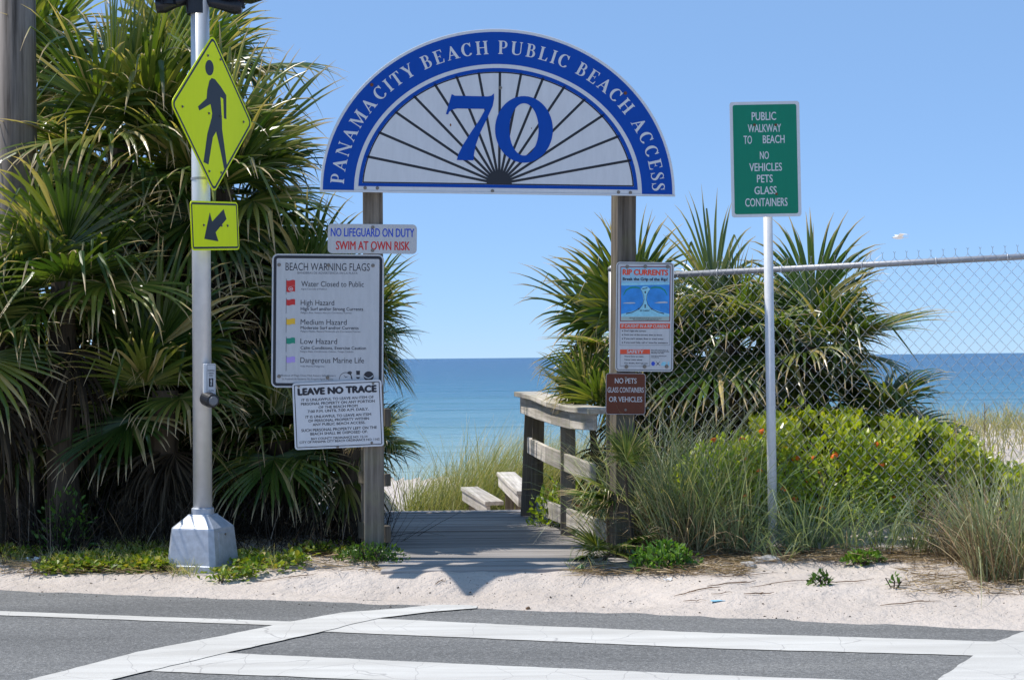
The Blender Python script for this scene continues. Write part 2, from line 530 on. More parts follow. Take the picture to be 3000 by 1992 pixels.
while ys[-1] < 400:
    k = min(k * 1.2, 12); ys.append(ys[-1] + k)
k = 0.06
while ys[0] > -3000:
    k *= 1.4; ys.insert(0, ys[0] - k)
g = MB()
nx = len(xs)
for yy in ys:
    for xx in xs:
        g.v.append((xx, yy, ground_z(xx, yy)))
g.c = [(0, 0, 0, 1)] * len(g.v)
for j in range(len(ys) - 1):
    for i in range(nx - 1):
        a = j * nx + i
        g.f.append((a, a + 1, a + nx + 1, a + nx))
struct(g.build("ground", M['sand'], smooth=True))

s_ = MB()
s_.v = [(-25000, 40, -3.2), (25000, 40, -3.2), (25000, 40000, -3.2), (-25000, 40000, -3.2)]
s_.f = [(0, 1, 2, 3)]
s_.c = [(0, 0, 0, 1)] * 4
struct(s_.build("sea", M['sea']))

# road: local frame along the verge line
RA = math.atan(-0.328)
du = Vector((math.cos(RA), math.sin(RA), 0))
dn = Vector((-math.sin(RA), math.cos(RA), 0))       # towards the sea
ROADZ = -0.10
road_mb = MB()
o = Vector((0, 9.98 + 0.25, ROADZ))
road_mb.add([o - du * 400 - dn * 9, o + du * 400 - dn * 9, o + du * 400, o - du * 400], [(0, 1, 2, 3)])
road = struct(road_mb.build("road", M['asphalt']))

def gp(px, py, z):              # photo pixel to the plane at height z
    d = ray(px, py)
    k_ = (z - CAMZ) / d.z
    return CAM + d * k_
def strip(name, pts, z):
    b = MB()
    P0 = [gp(x_, y_, z) for x_, y_ in pts]
    P, rr = [], random.Random(len(pts))
    for a_, c_ in zip(P0, P0[1:] + P0[:1]):
        k_ = max(1, int((c_ - a_).length / 0.05))
        nn_ = Vector((-(c_ - a_).y, (c_ - a_).x, 0)).normalized()
        for i_ in range(k_):
            q_ = a_.lerp(c_, i_ / k_)
            P.append(q_ + nn_ * (0.010 * noise.noise((q_.x * 6, q_.y * 6, 3)) + rr.uniform(-.003, .003)))
    b.add(P, [tuple(range(len(P)))])
    if sum(P0[i_].x * P0[(i_ + 1) % len(P0)].y - P0[(i_ + 1) % len(P0)].x * P0[i_].y for i_ in range(len(P0))) < 0:
        b.f = [b.f[0][::-1]]
    return b.build(name, M['paint'], road)
Z1, Z2 = ROADZ + 0.004, ROADZ + 0.007
strip("edge_line", [(-700, 1752), (0, 1789), (870, 1820), (830, 1831), (0, 1801), (-700, 1765)], Z1)
# left crosswalk line, with its bend towards the verge
strip("crosswalk_line", [(-700, 2210), (80, 1992), (400, 1908), (640, 1863), (850, 1820), (1000, 1793), (1180, 1780), (1270, 1770), (1400, 1772), (1395, 1780), (1250, 1792), (1120, 1808), (1040, 1824), (940, 1850), (650, 1913), (430, 1965), (300, 1996), (-400, 2210)], Z2)
# right crosswalk line
strip("crosswalk_line", [(3000, 1848), (2925, 1876), (2840, 1926), (2742, 1992), (2600, 2110), (2900, 2110), (3020, 2000), (3130, 1925), (3240, 1870), (3240, 1842)], Z2)
strip("crosswalk_bar", [(1095, 1810), (1500, 1829), (2100, 1853), (2925, 1878), (2855, 1919), (2100, 1898), (1500, 1872), (945, 1849)], Z1)
strip("crosswalk_bar", [(660, 1911), (1500, 1950), (2200, 1980), (2790, 2000), (2700, 2050), (2200, 2036), (1500, 2006), (430, 1964)], Z1)
strip("crosswalk_bar", [(200, 2060), (1500, 2120), (2600, 2170), (2500, 2250), (-100, 2140)], Z1)

# ------------------------------------------------------------------ sign helpers
def frame_at(c, yaw=0.0, roll=0.0, pitch=0.0):
    """local x right, y up, z out of the sign's face; yaw turns its right side away from the camera"""
    u = Vector((math.cos(yaw), math.sin(yaw), 0))
    v = Vector((0, 0, 1))
    n = u.cross(v)
    Mx = Matrix((u, v, n)).transposed()
    Mx = Mx @ Matrix.Rotation(roll, 3, 'Z') @ Matrix.Rotation(pitch, 3, 'X')
    m4 = Mx.to_4x4()
    m4.translation = c
    return m4
def rrect(x0, x1, y0, y1, r, n=5):
    pts = []
    for cx, cy, a0 in ((x1 - r, y1 - r, 0), (x0 + r, y1 - r, 90), (x0 + r, y0 + r, 180), (x1 - r, y0 + r, 270)):
        for k in range(n + 1):
            a = R(a0 + 90 * k / n)
            pts.append((cx + r * math.cos(a), cy + r * math.sin(a)))
    return pts
def ell(cx, cy, rx, ry, a0=0, a1=360, n=32, end=False):
    return [(cx + rx * math.cos(R(a0 + (a1 - a0) * k / n)), cy + ry * math.sin(R(a0 + (a1 - a0) * k / n))) for k in range(n + (1 if end else 0))]
_tc = {}
def text_geo(s, bold=0.0):
    bold = 0.0
    key = (s, bold)
    if key in _tc:
        return _tc[key]
    cu = bpy.data.curves.new("t", 'FONT')
    cu.body = s
    cu.size = 1
    cu.offset = bold
    cu.resolution_u = 3
    ob = bpy.data.objects.new("t", cu)
    col.objects.link(ob)
    dg = bpy.context.evaluated_depsgraph_get()
    me = ob.evaluated_get(dg).to_mesh()
    vs = [v.co.copy() for v in me.vertices]
    fs = [tuple(p.vertices) for p in me.polygons]
    bpy.data.objects.remove(ob)
    bpy.data.curves.remove(cu)
    x0, x1 = min(v.x for v in vs), max(v.x for v in vs)
    _tc[key] = (vs, fs, x0, x1)
    return _tc[key]
CAP = 0.729
_h = text_geo("H")
CAP = max(v.y for v in _h[0])
def put_text(mb, s, cx, base, width, cap, bold=0.0, z=0.0, left=False):
    vs, fs, x0, x1 = text_geo(s, bold)
    sx_, sy_ = width / (x1 - x0), cap / CAP
    ox = cx if left else cx - width / 2
    pts = [(ox + (v.x - x0) * sx_, base + v.y * sy_, z) for v in vs]
    f2 = []
    for f in fs:
        a = sum(pts[f[i]][0] * pts[f[(i + 1) % len(f)]][1] - pts[f[(i + 1) % len(f)]][0] * pts[f[i]][1] for i in range(len(f)))
        f2.append(f if a > 0 else f[::-1])
    mb.add(pts, f2)
    if bold > 0.006:                # heavier faces: the stroke widened sideways and upwards
        k_ = bold * 1.5 * sx_
        for j_, (ax, ay) in enumerate(((1, 0), (-1, 0), (0, 0.7), (0, -0.7))):
            mb.add([(p_[0] + ax * k_, p_[1] + ay * k_, p_[2] + 0.00006 * (j_ + 1)) for p_ in pts], f2)
class Map:
    """crop coordinates to sign coordinates from the panel's corners in the crop"""
    def __init__(s, tl, tr, bl, w_, h_):
        s.tl, s.ex, s.ey = tl, (tr[0] - tl[0], tr[1] - tl[1]), (bl[0] - tl[0], bl[1] - tl[1])
        s.w, s.h = w_, h_
        s.det = s.ex[0] * s.ey[1] - s.ex[1] * s.ey[0]
    def __call__(s, x_, y_):
        dx, dy = x_ - s.tl[0], y_ - s.tl[1]
        a = (dx * s.ey[1] - dy * s.ey[0]) / s.det
        b = (s.ex[0] * dy - s.ex[1] * dx) / s.det
        return ((a - 0.5) * s.w, (0.5 - b) * s.h)
    def text(s, mb, str_, x0, x1, ytop, ybase, bold=0.0, z=0.0):
        p0, p1 = s(x0, ybase), s(x1, ybase)
        q = s((x0 + x1) / 2, ytop)
        put_text(mb, str_, (p0[0] + p1[0]) / 2, (p0[1] + p1[1]) / 2, p1[0] - p0[0], q[1] - (p0[1] + p1[1]) / 2, bold, z)
def bolts(parent, pts, mat, r=0.009, z=0.0, name="bolt"):
    b = MB()
    b.prism(ell(0, 0, r * 1.5, r * 1.5, n=12), 0, 0.002)
    b.prism(ell(0, 0, r, r, n=6), 0.002, 0.008)
    me = b.mesh(name, mat)
    for (x_, y_) in pts:
        o_ = link(name, me, parent)
        o_.location = (x_, y_, z)
E1, E2, E3 = 0.0008, 0.0016, 0.0024

# ------------------------------------------------------------------ arch sign
SZ = 11.70
A = empty("arch_sign", label="large half-round blue and white arch sign with sunburst and number 70 above the boardwalk", cat="sign")
A.matrix_world = frame_at(D(1150, 443.5, SZ), R(4), R(-0.95))
U = 2.44 / 2130.0
def half(a_, b_, n=64):
    return [(a_ * U * math.cos(math.pi * k / n), b_ * U * math.sin(math.pi * k / n)) for k in range(n + 1)]
b = MB(); b.prism(half(1065, 980), -0.02, 0.0); bevel(b.build("panel", M['white'], A), 0.003)
b = MB(); b.box(-1067 * U, 1067 * U, -0.012, -0.001, -0.022, 0.004); b.build("bottom_trim", M['alu'], A)
def halfring(mb, a0, b0, a1, b1, y0, z):
    n = 64
    o_, i_ = [], []
    for (aa, bb, L) in ((a0, b0, o_), (a1, b1, i_)):
        t0 = math.asin(min(1, y0 / bb))
        for k in range(n + 1):
            th = t0 + (math.pi - 2 * t0) * k / n
            L.append((aa * U * math.cos(th), bb * U * math.sin(th)))
    mb.ring(o_, i_, z, closed=False)
b = MB(); halfring(b, 1049, 961, 864, 768, 1, E1); b.build("blue_band", M['blue'], A)
b = MB()
halfring(b, 839, 744, 817, 722, 25, E1)
b.poly([(-838 * U, 25 * U), (838 * U, 25 * U), (838 * U, 44 * U), (-838 * U, 44 * U)], E1 + 0.0003)
b.build("inner_blue_band", M['blue'], A)
b = MB()
halfring(b, 816.5, 721.5, 809, 714, 46, E1)
b.poly([(-812 * U, 44.5 * U), (812 * U, 44.5 * U), (812 * U, 52 * U), (-812 * U, 52 * U)], E1 + 0.0003)
b.build("black_outline", M['black'], A)
hx, hy = 2, 50
ends = [(370, 848), (440, 703), (535, 578), (648, 485), (770, 410), (900, 362), (1033, 338)]
spk = [((x_ - 1158), (1050 - y_)) for x_, y_ in ends]
spk = spk + [(2, 716)] + [(-x_ + 4, y_) for x_, y_ in spk]
for (x_, y_) in spk:
    d = Vector((x_ - hx, y_ - hy)); L = d.length; d.normalize(); pn = Vector((-d.y, d.x)) * 7.6
    q = [Vector((hx, hy)) + d * 60 + pn, Vector((hx, hy)) + d * 60 - pn, Vector((x_, y_)) + d * 6 - pn, Vector((x_, y_)) + d * 6 + pn]
    b = MB(); b.poly([(v.x * U, v.y * U) for v in q], E1); b.build("spoke", M['black'], A)
b = MB(); b.poly([(v[0], v[1]) for v in ell(hx * U, hy * U, 76 * U, 72 * U, 0, 180, 24, True)], E2); b.build("hub", M['black'], A)
def cr(x_, y_):
    return ((x_ - 1158) * U, (1050 - y_) * U)
b = MB()
b.poly([cr(*q) for q in [(872, 467), (890, 477), (1090, 478), (1110, 473), (1125, 459), (1126, 490), (1118, 535), (1080, 620), (1042, 700), (1018, 770), (1008, 825), (1005, 862), (905, 862), (915, 825), (942, 770), (985, 700), (1040, 618), (1075, 553), (905, 553), (872, 561), (856, 576), (852, 590), (838, 588)]], E3)
b.build("number_seven", M['blue'], A)
b = MB(); b.ring([v for v in ell(cr(1307, 672)[0], cr(0, 672)[1], 174 * U, 200 * U, n=48)], [v for v in ell(cr(1307, 0)[0], cr(0, 672)[1], 88 * U, 157 * U, n=48)], E3); b.build("number_zero", M['blue'], A)
bolts(A, [cr(395, 420), cr(1918, 443)], M['rust'], 0.008, E1)
bolts(A, [cr(360, 1035), cr(433, 1035), cr(1120, 1043), cr(1880, 1040), cr(1952, 1042), cr(1163, 424)], M['bolt'], 0.008, E1)
b = MB(); b.poly(ell(*cr(866, 652), 5 * U, 9 * U, n=8), E1); b.poly(ell(*cr(1352, 664), 3 * U, 4 * U, n=8), E1); b.build("rust_spot", M['rust'], A)

# serif capitals, cap height 1: lists of polygons
def stroke(pts, wd):
    L, Rr = [], []
    for i, q in enumerate(pts):
        a_, c_ = pts[max(0, i - 1)], pts[min(len(pts) - 1, i + 1)]
        d = Vector((c_[0] - a_[0], c_[1] - a_[1])).normalized()
        n_ = Vector((-d.y, d.x)) * wd[i] / 2
        L.append((q[0] + n_.x, q[1] + n_.y)); Rr.append((q[0] - n_.x, q[1] - n_.y))
    return [[L[i], L[i + 1], Rr[i + 1], Rr[i]] for i in range(len(pts) - 1)]
def rc(x0, x1, y0, y1):
    return [[(x0, y0), (x1, y0), (x1, y1), (x0, y1)]]
def stem(x0, x1, y0=0.0, y1=1.0, b=True, t=True, o=0.075):
    r = rc(x0, x1, y0, y1)
    if b: r += [[(x0 - o, y0), (x1 + o, y0), (x1 + o, y0 + 0.035), (x1, y0 + 0.085), (x0, y0 + 0.085), (x0 - o, y0 + 0.035)]]
    if t: r += [[(x0 - o, y1), (x0 - o, y1 - 0.035), (x0, y1 - 0.085), (x1, y1 - 0.085), (x1 + o, y1 - 0.035), (x1 + o, y1)]]
    return r
def bowl(x0, cx, y0, y1, rx, tk, th):
    cy, ry = (y0 + y1) / 2, (y1 - y0) / 2
    n = 12
    o_ = [(x0, y1)] + [(cx + rx * math.cos(R(90 - 180 * k / n)), cy + ry * math.sin(R(90 - 180 * k / n))) for k in range(n + 1)] + [(x0, y0)]
    i_ = [(x0, y1 - th)] + [(cx + (rx - tk) * math.cos(R(90 - 180 * k / n)), cy + (ry - th) * math.sin(R(90 - 180 * k / n))) for k in range(n + 1)] + [(x0, y0 + th)]
    return [[o_[k], o_[k + 1], i_[k + 1], i_[k]] for k in range(len(o_) - 1)]
def foot(x0, x1, y0, y1):
    return rc(x0, x1, y0, y1)
T, H_ = 0.17, 0.055
def arcpts(cx, cy, rx, ry, a0, a1, n, wmin, wmax):
    P, W = [], []
    for k in range(n + 1):
        a = R(a0 + (a1 - a0) * k / n)
        P.append((cx + rx * math.cos(a), cy + ry * math.sin(a)))
        W.append(wmin + (wmax - wmin) * abs(math.cos(a)) ** 1.3)
    return stroke(P, W)
_S = [(0.47, 0.70), (0.44, 0.86), (0.36, 0.945), (0.26, 0.965), (0.16, 0.92), (0.115, 0.82), (0.13, 0.71), (0.21, 0.62), (0.31, 0.53), (0.42, 0.43), (0.47, 0.32), (0.465, 0.20), (0.40, 0.09), (0.29, 0.035), (0.18, 0.05), (0.09, 0.13), (0.05, 0.29)]
_SW = [0.03, 0.05, 0.06, 0.06, 0.09, 0.13, 0.15, 0.17, 0.18, 0.17, 0.15, 0.12, 0.085, 0.06, 0.06, 0.05, 0.03]
GL = {
 'P': (0.66, stem(.09, .26) + bowl(.2, .36, .43, 1, .26, .15, H_)),
 'A': (0.80, [[(.055, 0), (.12, 0), (.41, .86), (.38, 1), (.36, 1)], [(.36, 1), (.43, 1), (.78, 0), (.58, 0), (.33, .74)]] + rc(.2, .6, .29, .345) + foot(-.01, .21, 0, .04) + foot(.5, .85, 0, .04)),
 'N': (0.88, stem(.10, .165) + stem(.71, .775) + [[(.05, 1), (.25, 1), (.775, .12), (.775, -.02), (.70, -.02), (.10, .93)]]),
 'M': (1.02, stem(.10, .16, t=False) + stem(.78, .95) + [[(.04, 1), (.25, 1), (.53, .24), (.47, 0), (.14, .86)], [(.80, 1), (.88, 1), (.50, 0), (.46, .1)]] + rc(.02, .2, .96, 1)),
 'C': (0.76, arcpts(.40, .5, .30, .465, 42, 318, 22, .055, .185) + [[(.60, .68), (.655, .68), (.655, 1.0), (.62, 1.0), (.575, .86)]] + [[(.60, .17), (.65, .22), (.68, .19), (.62, .12)]]),
 'I': (0.40, stem(.115, .285)),
 'T': (0.70, stem(.265, .435, t=False) + rc(.03, .67, .945, 1) + [[(.03, 1), (.03, .74), (.06, .74), (.13, .94), (.13, 1)], [(.67, 1), (.67, .74), (.64, .74), (.57, .94), (.57, 1)]]),
 'Y': (0.78, stem(.30, .47, y1=.46, t=False) + [[(.0, 1), (.2, 1), (.47, .45), (.30, .40)], [(.60, 1), (.67, 1), (.45, .40), (.40, .5)]] + foot(-.03, .28, .96, 1) + foot(.52, .75, .96, 1)),
 'B': (0.70, stem(.09, .26) + bowl(.2, .34, .52, 1, .23, .145, H_) + bowl(.2, .35, 0, .57, .28, .16, H_)),
 'E': (0.68, stem(.09, .26) + rc(.2, .6, .945, 1) + rc(.2, .6, 0, .055) + rc(.2, .45, .48, .535) + [[(.60, 1), (.60, .76), (.575, .76), (.52, .94)], [(.60, 0), (.635, .26), (.60, .26), (.52, .05)], [(.43, .39), (.46, .39), (.46, .63), (.43, .63)]]),
 'H': (0.88, stem(.10, .27) + stem(.60, .77) + rc(.26, .61, .48, .54)),
 'U': (0.84, stem(.10, .27, y0=.3, b=False) + stem(.65, .71, y0=.3, b=False) + stroke([(.185, .31), (.195, .2), (.24, .1), (.32, .05), (.42, .035), (.53, .05), (.62, .11), (.67, .2), (.68, .31)], [.17, .165, .14, .1, .075, .07, .065, .06, .06])),
 'L': (0.66, stem(.09, .26) + rc(.2, .6, 0, .055) + [[(.58, 0), (.63, .28), (.595, .28), (.48, .05)]]),
 'S': (0.56, stroke(_S, _SW) + [[(.44, .66), (.475, .66), (.475, 1), (.45, 1), (.42, .88)], [(.04, 0), (.065, 0), (.11, .12), (.075, .34), (.04, .34)]]),
}
def ellipse_arc(a_, b_, n=2000):
    tab, L, prev = [], 0.0, None
    for k in range(n + 1):
        th = math.pi - math.pi * k / n
        q = (a_ * math.cos(th), b_ * math.sin(th))
        if prev: L += math.hypot(q[0] - prev[0], q[1] - prev[1])
        tab.append((L, th)); prev = q
    return tab, L
tab, LT = ellipse_arc(925, 828)
txt = "PANAMA CITY BEACH PUBLIC BEACH ACCESS"
CH = 80.0
starts = {}
adv = [(GL[c_][0] + 0.03 if c_ != ' ' else 0.36) for c_ in txt]
adv[6] = 0.10
tot = sum(adv)
s0, s1 = 28.0, LT - 12.0
kx = (s1 - s0) / (tot * CH)
pos = s0
import bisect
Ls = [q[0] for q in tab]
for c_, a_ in zip(txt, adv):
    wch = a_ * CH * kx
    if c_ != ' ':
        th = tab[min(len(tab) - 1, bisect.bisect(Ls, pos + wch / 2))][1]
        px_, py_ = 925 * math.cos(th), 828 * math.sin(th)
        nrm = Vector((math.cos(th) / 925, math.sin(th) / 828)).normalized()
        tg = Vector((nrm.y, -nrm.x))
        b = MB()
        gw = GL[c_][0]
        for i, poly in enumerate(GL[c_][1]):
            pts = []
            for (gx, gy) in poly:
                v = Vector((px_, py_)) + tg * (gx - gw / 2) * CH * min(kx, 1.12) + nrm * gy * CH
                pts.append((v.x * U, v.y * U))
            b.poly(pts, E2 + 0.00008 * i)
        b.build("letter", M['white'], A)
    pos += wch

# ------------------------------------------------------------------ gate posts
def timber(name, p0, p1, wx, wy, mat, parent=None, yaw=0.0):
    """square timber from p0 (bottom centre) to p1 (top centre), own axes so that grain runs along it"""
    p0, p1 = Vector(p0), Vector(p1)
    d = (p1 - p0); L = d.length
    b_ = MB()
    b_.box(-wx / 2, wx / 2, -wy / 2, wy / 2, 0, L)
    o_ = b_.build(name, mat, parent)
    q = d.to_track_quat('Z', 'Y').to_matrix().to_4x4() if abs(d.normalized().z) < 0.97 else None
    if q is None:
        zz = d.normalized(); xx = Vector((math.cos(yaw), math.sin(yaw), 0)); xx = (xx - zz * xx.dot(zz)).normalized(); yy = zz.cross(xx)
        q = Matrix((xx, yy, zz)).transposed().to_4x4()
    q.translation = p0
    o_.matrix_local = q
    bevel(o_, 0.005)
    return o_
PZ = 11.82
for (dx0, dx1, zz, lab) in ((863, 859.5, PZ, "weathered square timber post holding the left end of the arch sign"),
                            (1432, 1438, PZ + 0.1, "weathered square timber post holding the right end of the arch sign")):
    top = D(dx1, 430, zz)
    bot = D(dx0, 1290, zz)
    bot.z = -0.25
    o_ = timber("gate_post", bot, top, 0.138, 0.138, M['post'], yaw=R(4 if dx0 < 1000 else 16))
    tag(o_, lab, "post")

# ------------------------------------------------------------------ small signs on the posts
def plate(name, c, w_, h_, r_, yaw, roll, label, mat, thick=0.003, cat="sign", pitch=0.0):
    e = empty(name, label=label, cat=cat)
    e.matrix_world = frame_at(c, yaw, roll, pitch)
    b_ = MB(); b_.prism(rrect(-w_ / 2, w_ / 2, -h_ / 2, h_ / 2, r_), -thick, 0)
    b_.build("panel", mat, e)
    return e
def border(e, w_, h_, r_, inset, wd, mat, z=E1, name="border"):
    b_ = MB()
    b_.ring(rrect(-w_ / 2 + inset, w_ / 2 - inset, -h_ / 2 + inset, h_ / 2 - inset, max(0.004, r_ - inset)),
            rrect(-w_ / 2 + inset + wd, w_ / 2 - inset - wd, -h_ / 2 + inset + wd, h_ / 2 - inset - wd, max(0.003, r_ - inset - wd)), z)
    return b_.build(name, mat, e)
FZ = PZ - 0.082
# lifeguard sign
W_, H2 = 0.612, 0.203
e = plate("lifeguard_sign", D(858.5, 551, FZ), W_, H2, 0.03, R(2), R(-1.0), "white sign with blue and red letters, no lifeguard on duty, on the left post", M['cream'])
mp_ = Map((437, 74), (1007, 82), (433, 262), W_, H2)
b = MB(); mp_.text(b, "NO LIFEGUARD ON DUTY", 455, 988, 106, 158, 0.016, E1); b.build("blue_lettering", M['royal'], e)
b = MB(); mp_.text(b, "SWIM AT OWN RISK", 487, 958, 189, 242, 0.018, E1); b.build("red_lettering", M['red'], e)
bolts(e, [mp_(724, 98), mp_(720, 246)], M['bolt'], 0.008, E1)
# flags sign
W_, H2 = 0.768, 0.918
e = plate("beach_warning_sign", D(755.5, 740, FZ - 0.004), W_, H2, 0.04, R(1.5), R(-0.9), "tall white sign listing the beach warning flags, fixed to the left post", M['cream'])
border(e, W_, H2, 0.04, 0.011, 0.020, M['black'])
mp_ = Map((52, 46), (1290, 60), (42, 1512), W_, H2)
b = MB(); mp_.text(b, "BEACH WARNING FLAGS", 200, 1132, 152, 234, 0.004, E1); b.build("heading", M['ink'], e)
b = MB()
for s, x0, x1, y0, y1, bo in [("Water Closed to Public", 374, 1066, 352, 411, .004), ("High Hazard", 368, 738, 556, 614, .004), ("High Surf and/or Strong Currents", 368, 1058, 637, 672, .008),
                              ("Medium Hazard", 367, 876, 770, 828, .004), ("Moderate Surf and/or Currents", 367, 1008, 845, 878, .008), ("Low Hazard", 365, 770, 980, 1038, .004),
                              ("Calm Conditions, Exercise Caution", 367, 1090, 1066, 1099, .008), ("Dangerous Marine Life", 364, 1068, 1188, 1247, .004)]:
    b = MB(); mp_.text(b, s, x0, x1, y0, y1, bo, E1); b.build("flag_name", M['ink'], e)
for s, x0, x1, y0, y1 in [("BANDERAS DE ADVERTENCIA EN LA PLAYA", 333, 998, 249, 272), ("Agua Cerrada al Público", 372, 658, 426, 444), ("Peligro Alto, Resaca Alta y/o Corrientes Fuertes", 368, 930, 688, 706),
                          ("Peligro Medio, Resaca Moderada y/o Corrientes Fuertes", 367, 1028, 892, 911), ("Peligro Bajo, Condiciones Calmas, Tenga Cuidado", 363, 952, 1113, 1131),
                          ("Vida Marina Peligrosa", 363, 630, 1273, 1291), ("Absence of Flags Does Not Assure Safe Waters", 143, 755, 1372, 1393), ("La Ausencia de Banderas No Asegura Aguas Seguras", 164, 728, 1411, 1430)]:
    b = MB(); mp_.text(b, s, x0, x1, y0, y1, 0.006, E1); b.build("small_lettering", M['grey_ink'], e)
def wavyflag(y0, hgt=62, x0=211, x1=306):
    top = [(x0 + (x1 - x0) * k / 8, y0 + 5 * math.sin(k / 8 * 2 * math.pi)) for k in range(9)]
    return top + [(q[0], q[1] + hgt) for q in top[::-1]]
for nm, y0, mt_ in (("red_flag", 338, 'red'), ("red_flag", 402, 'red'), ("red_flag", 548, 'red'), ("yellow_flag", 760, 'yellow'), ("green_flag", 970, 'teal'), ("purple_flag", 1178, 'lilac')):
    b = MB(); b.poly([mp_(*q) for q in wavyflag(y0)], E2); b.build(nm, M[mt_], e)
b = MB(); b.ring([mp_(*q) for q in ell(257, 433, 26, 22, n=16)], [mp_(*q) for q in ell(257, 433, 21, 17, n=16)], E3)
b.poly([mp_(*q) for q in [(236, 440), (262, 426), (272, 440)]], E3 + .0002); b.build("flag_emblem", M['white'], e)
for (y0, y1) in ((322, 492), (533, 703), (745, 912), (955, 1123), (1163, 1333)):
    b = MB(); b.poly([mp_(206, y0), mp_(211, y0), mp_(209, y1), mp_(204, y1)], E1); b.build("flag_pole", M['grey_ink'], e)
b = MB()
b.ring([mp_(*q) for q in ell(866, 1430, 74, 80, 180, 360, 20, True)], [mp_(*q) for q in ell(866, 1430, 69, 74, 180, 360, 20, True)], E1, closed=False)
b.poly([mp_(*q) for q in [(925, 1425), (918, 1370), (926, 1368), (934, 1425)]], E1)
for a in range(0, 360, 45):
    b.poly([mp_(*q) for q in [(910, 1360), (910 + 26 * math.cos(R(a)), 1356 + 19 * math.sin(R(a))), (910 + 26 * math.cos(R(a + 38)), 1356 + 19 * math.sin(R(a + 38)))]], E1 + a * 1e-6)
b.poly([mp_(*q) for q in [(840, 1375), (862, 1400), (900, 1392), (862, 1410)]], E1)
b.build("palm_emblem", M['ink'], e)
b = MB(); b.poly([mp_(*q) for q in [(980, 1334), (1024, 1334), (1022, 1380), (984, 1380)]], E1); b.poly([mp_(*q) for q in ell(1002, 1402, 22, 22, 0, 180, 14, True)], E1 + .0001); b.build("shield_emblem", M['ink'], e)
b = MB(); b.poly([mp_(*q) for q in ell(1120, 1395, 56, 54, n=28)], E1); b.build("round_emblem", M['ink'], e)
b = MB(); b.poly([mp_(*q) for q in [(1068, 1385), (1095, 1405), (1120, 1412), (1145, 1400), (1172, 1380), (1170, 1394), (1145, 1414), (1120, 1424), (1092, 1416), (1066, 1398)]], E2); b.build("emblem_wings", M['cream'], e)
bolts(e, [mp_(129, 167), mp_(676, 174), mp_(1167, 180), mp_(129, 1390), mp_(665, 1405)], M['bolt'], 0.0085, E1)
# leave no trace sign
W_, H2 = 0.612, 0.456
e = plate("leave_no_trace_sign", D(779.5, 956, FZ - 0.022), W_, H2, 0.02, R(0), R(2.0), "white sign with black border headed leave no trace, hung crooked over the flags sign", M['white'], pitch=R(0))
border(e, W_, H2, 0.02, 0.012, 0.0055, M['ink'])
mp_ = Map((78, 250), (1668, 178), (120, 1435), W_, H2)
b = MB()
def ltext(s, x0, x1, ytl, ybl, bold):
    # baseline runs parallel to the plate
    p0 = mp_(x0, ybl); p1 = mp_(x1, ybl - (x1 - x0) * 0.045); q = mp_(x0, ytl)
    put_text(b, s, (p0[0] + p1[0]) / 2, p0[1], p1[0] - p0[0], q[1] - p0[1], bold, E1)
ltext("LEAVE NO TRACE", 188, 1580, 345, 458, 0.05); b.build("heading", M['ink'], e)
b = MB()
for s, x0, x1, y0, y1 in [("IT IS UNLAWFUL TO LEAVE AN ITEM OF", 248, 1530, 524, 570), ("PERSONAL PROPERTY ON ANY PORTION", 235, 1550, 596, 642), ("OF THE BEACH FROM", 548, 1243, 654, 698), ("7:00 P.M. UNTIL 7:00 A.M. DAILY.", 356, 1440, 728, 774),
                          ("IT IS UNLAWFUL TO LEAVE AN ITEM", 316, 1483, 826, 872), ("OF PERSONAL PROPERTY WITHIN", 364, 1445, 896, 941), ("ANY PUBLIC BEACH ACCESS.", 441, 1378, 962, 1006),
                          ("SUCH PERSONAL PROPERTY LEFT ON THE", 238, 1584, 1066, 1113), ("BEACH SHALL BE DISPOSED OF.", 398, 1422, 1128, 1173), ("BAY COUNTY ORDINANCE NO: 12-14", 414, 1416, 1217, 1257), ("CITY OF PANAMA CITY BEACH ORDINANCE NO: 1162", 204, 1630, 1282, 1322)]:
    b = MB(); ltext(s, x0, x1, y0, y1, 0.012); b.build("lettering", M['ink'], e)
bolts(e, [mp_(195, 296), mp_(1523, 243), mp_(1490, 1304), mp_(882, 1386)], M['bolt'], 0.006, E1)
# rip currents sign
W_, H2 = 0.402, 0.757
RZ = PZ + 0.1 - 0.097
e = plate("rip_current_sign", D(1486.5, 730.5, RZ), W_, H2, 0.026, R(2), R(-1.2), "narrow white sign with a blue rip current diagram on the right post", M['cream'])
border(e, W_, H2, 0.026, 0.008, 0.004, M['ink'])
mp_ = Map((68, 78), (611, 85), (66, 1090), W_, H2)
def rect(x0, x1, y0, y1, mat, z, name):
    b_ = MB(); b_.poly([mp_(x0, y0), mp_(x1, y0), mp_(x1, y1), mp_(x0, y1)], z); return b_.build(name, M[mat], e)
rect(107, 577, 122, 630, 'maroon', E1, "picture_frame")
rect(114, 570, 130, 268, 'rip_sky', E2, "picture_header")
rect(114, 570, 268, 586, 'rip_sea', E2, "picture_sea")
rect(114, 570, 586, 624, 'rip_sand', E2, "picture_beach")
b = MB(); mp_.text(b, "RIP CURRENTS", 130, 552, 152, 201, 0.04, E3); b.build("heading", M['orange_red'], e)
b = MB(); mp_.text(b, "Break the Grip of the Rip!", 130, 548, 226, 252, 0.03, E3); b.build("subheading", M['ink'], e)
b = MB()
neck = [(298, 330), (318, 380), (326, 430), (315, 480), (280, 515), (190, 545), (116, 562), (116, 586), (570, 586), (570, 562), (500, 545), (410, 515), (368, 480), (356, 430), (362, 380), (386, 330), (360, 306), (320, 306)]
b.poly([mp_(*q) for q in neck], E3)
b.poly([mp_(116, 270), mp_(568, 270), mp_(568, 290), mp_(116, 298)], E3)
b.build("rip_channel", M['rip_light'], e)
b = MB()
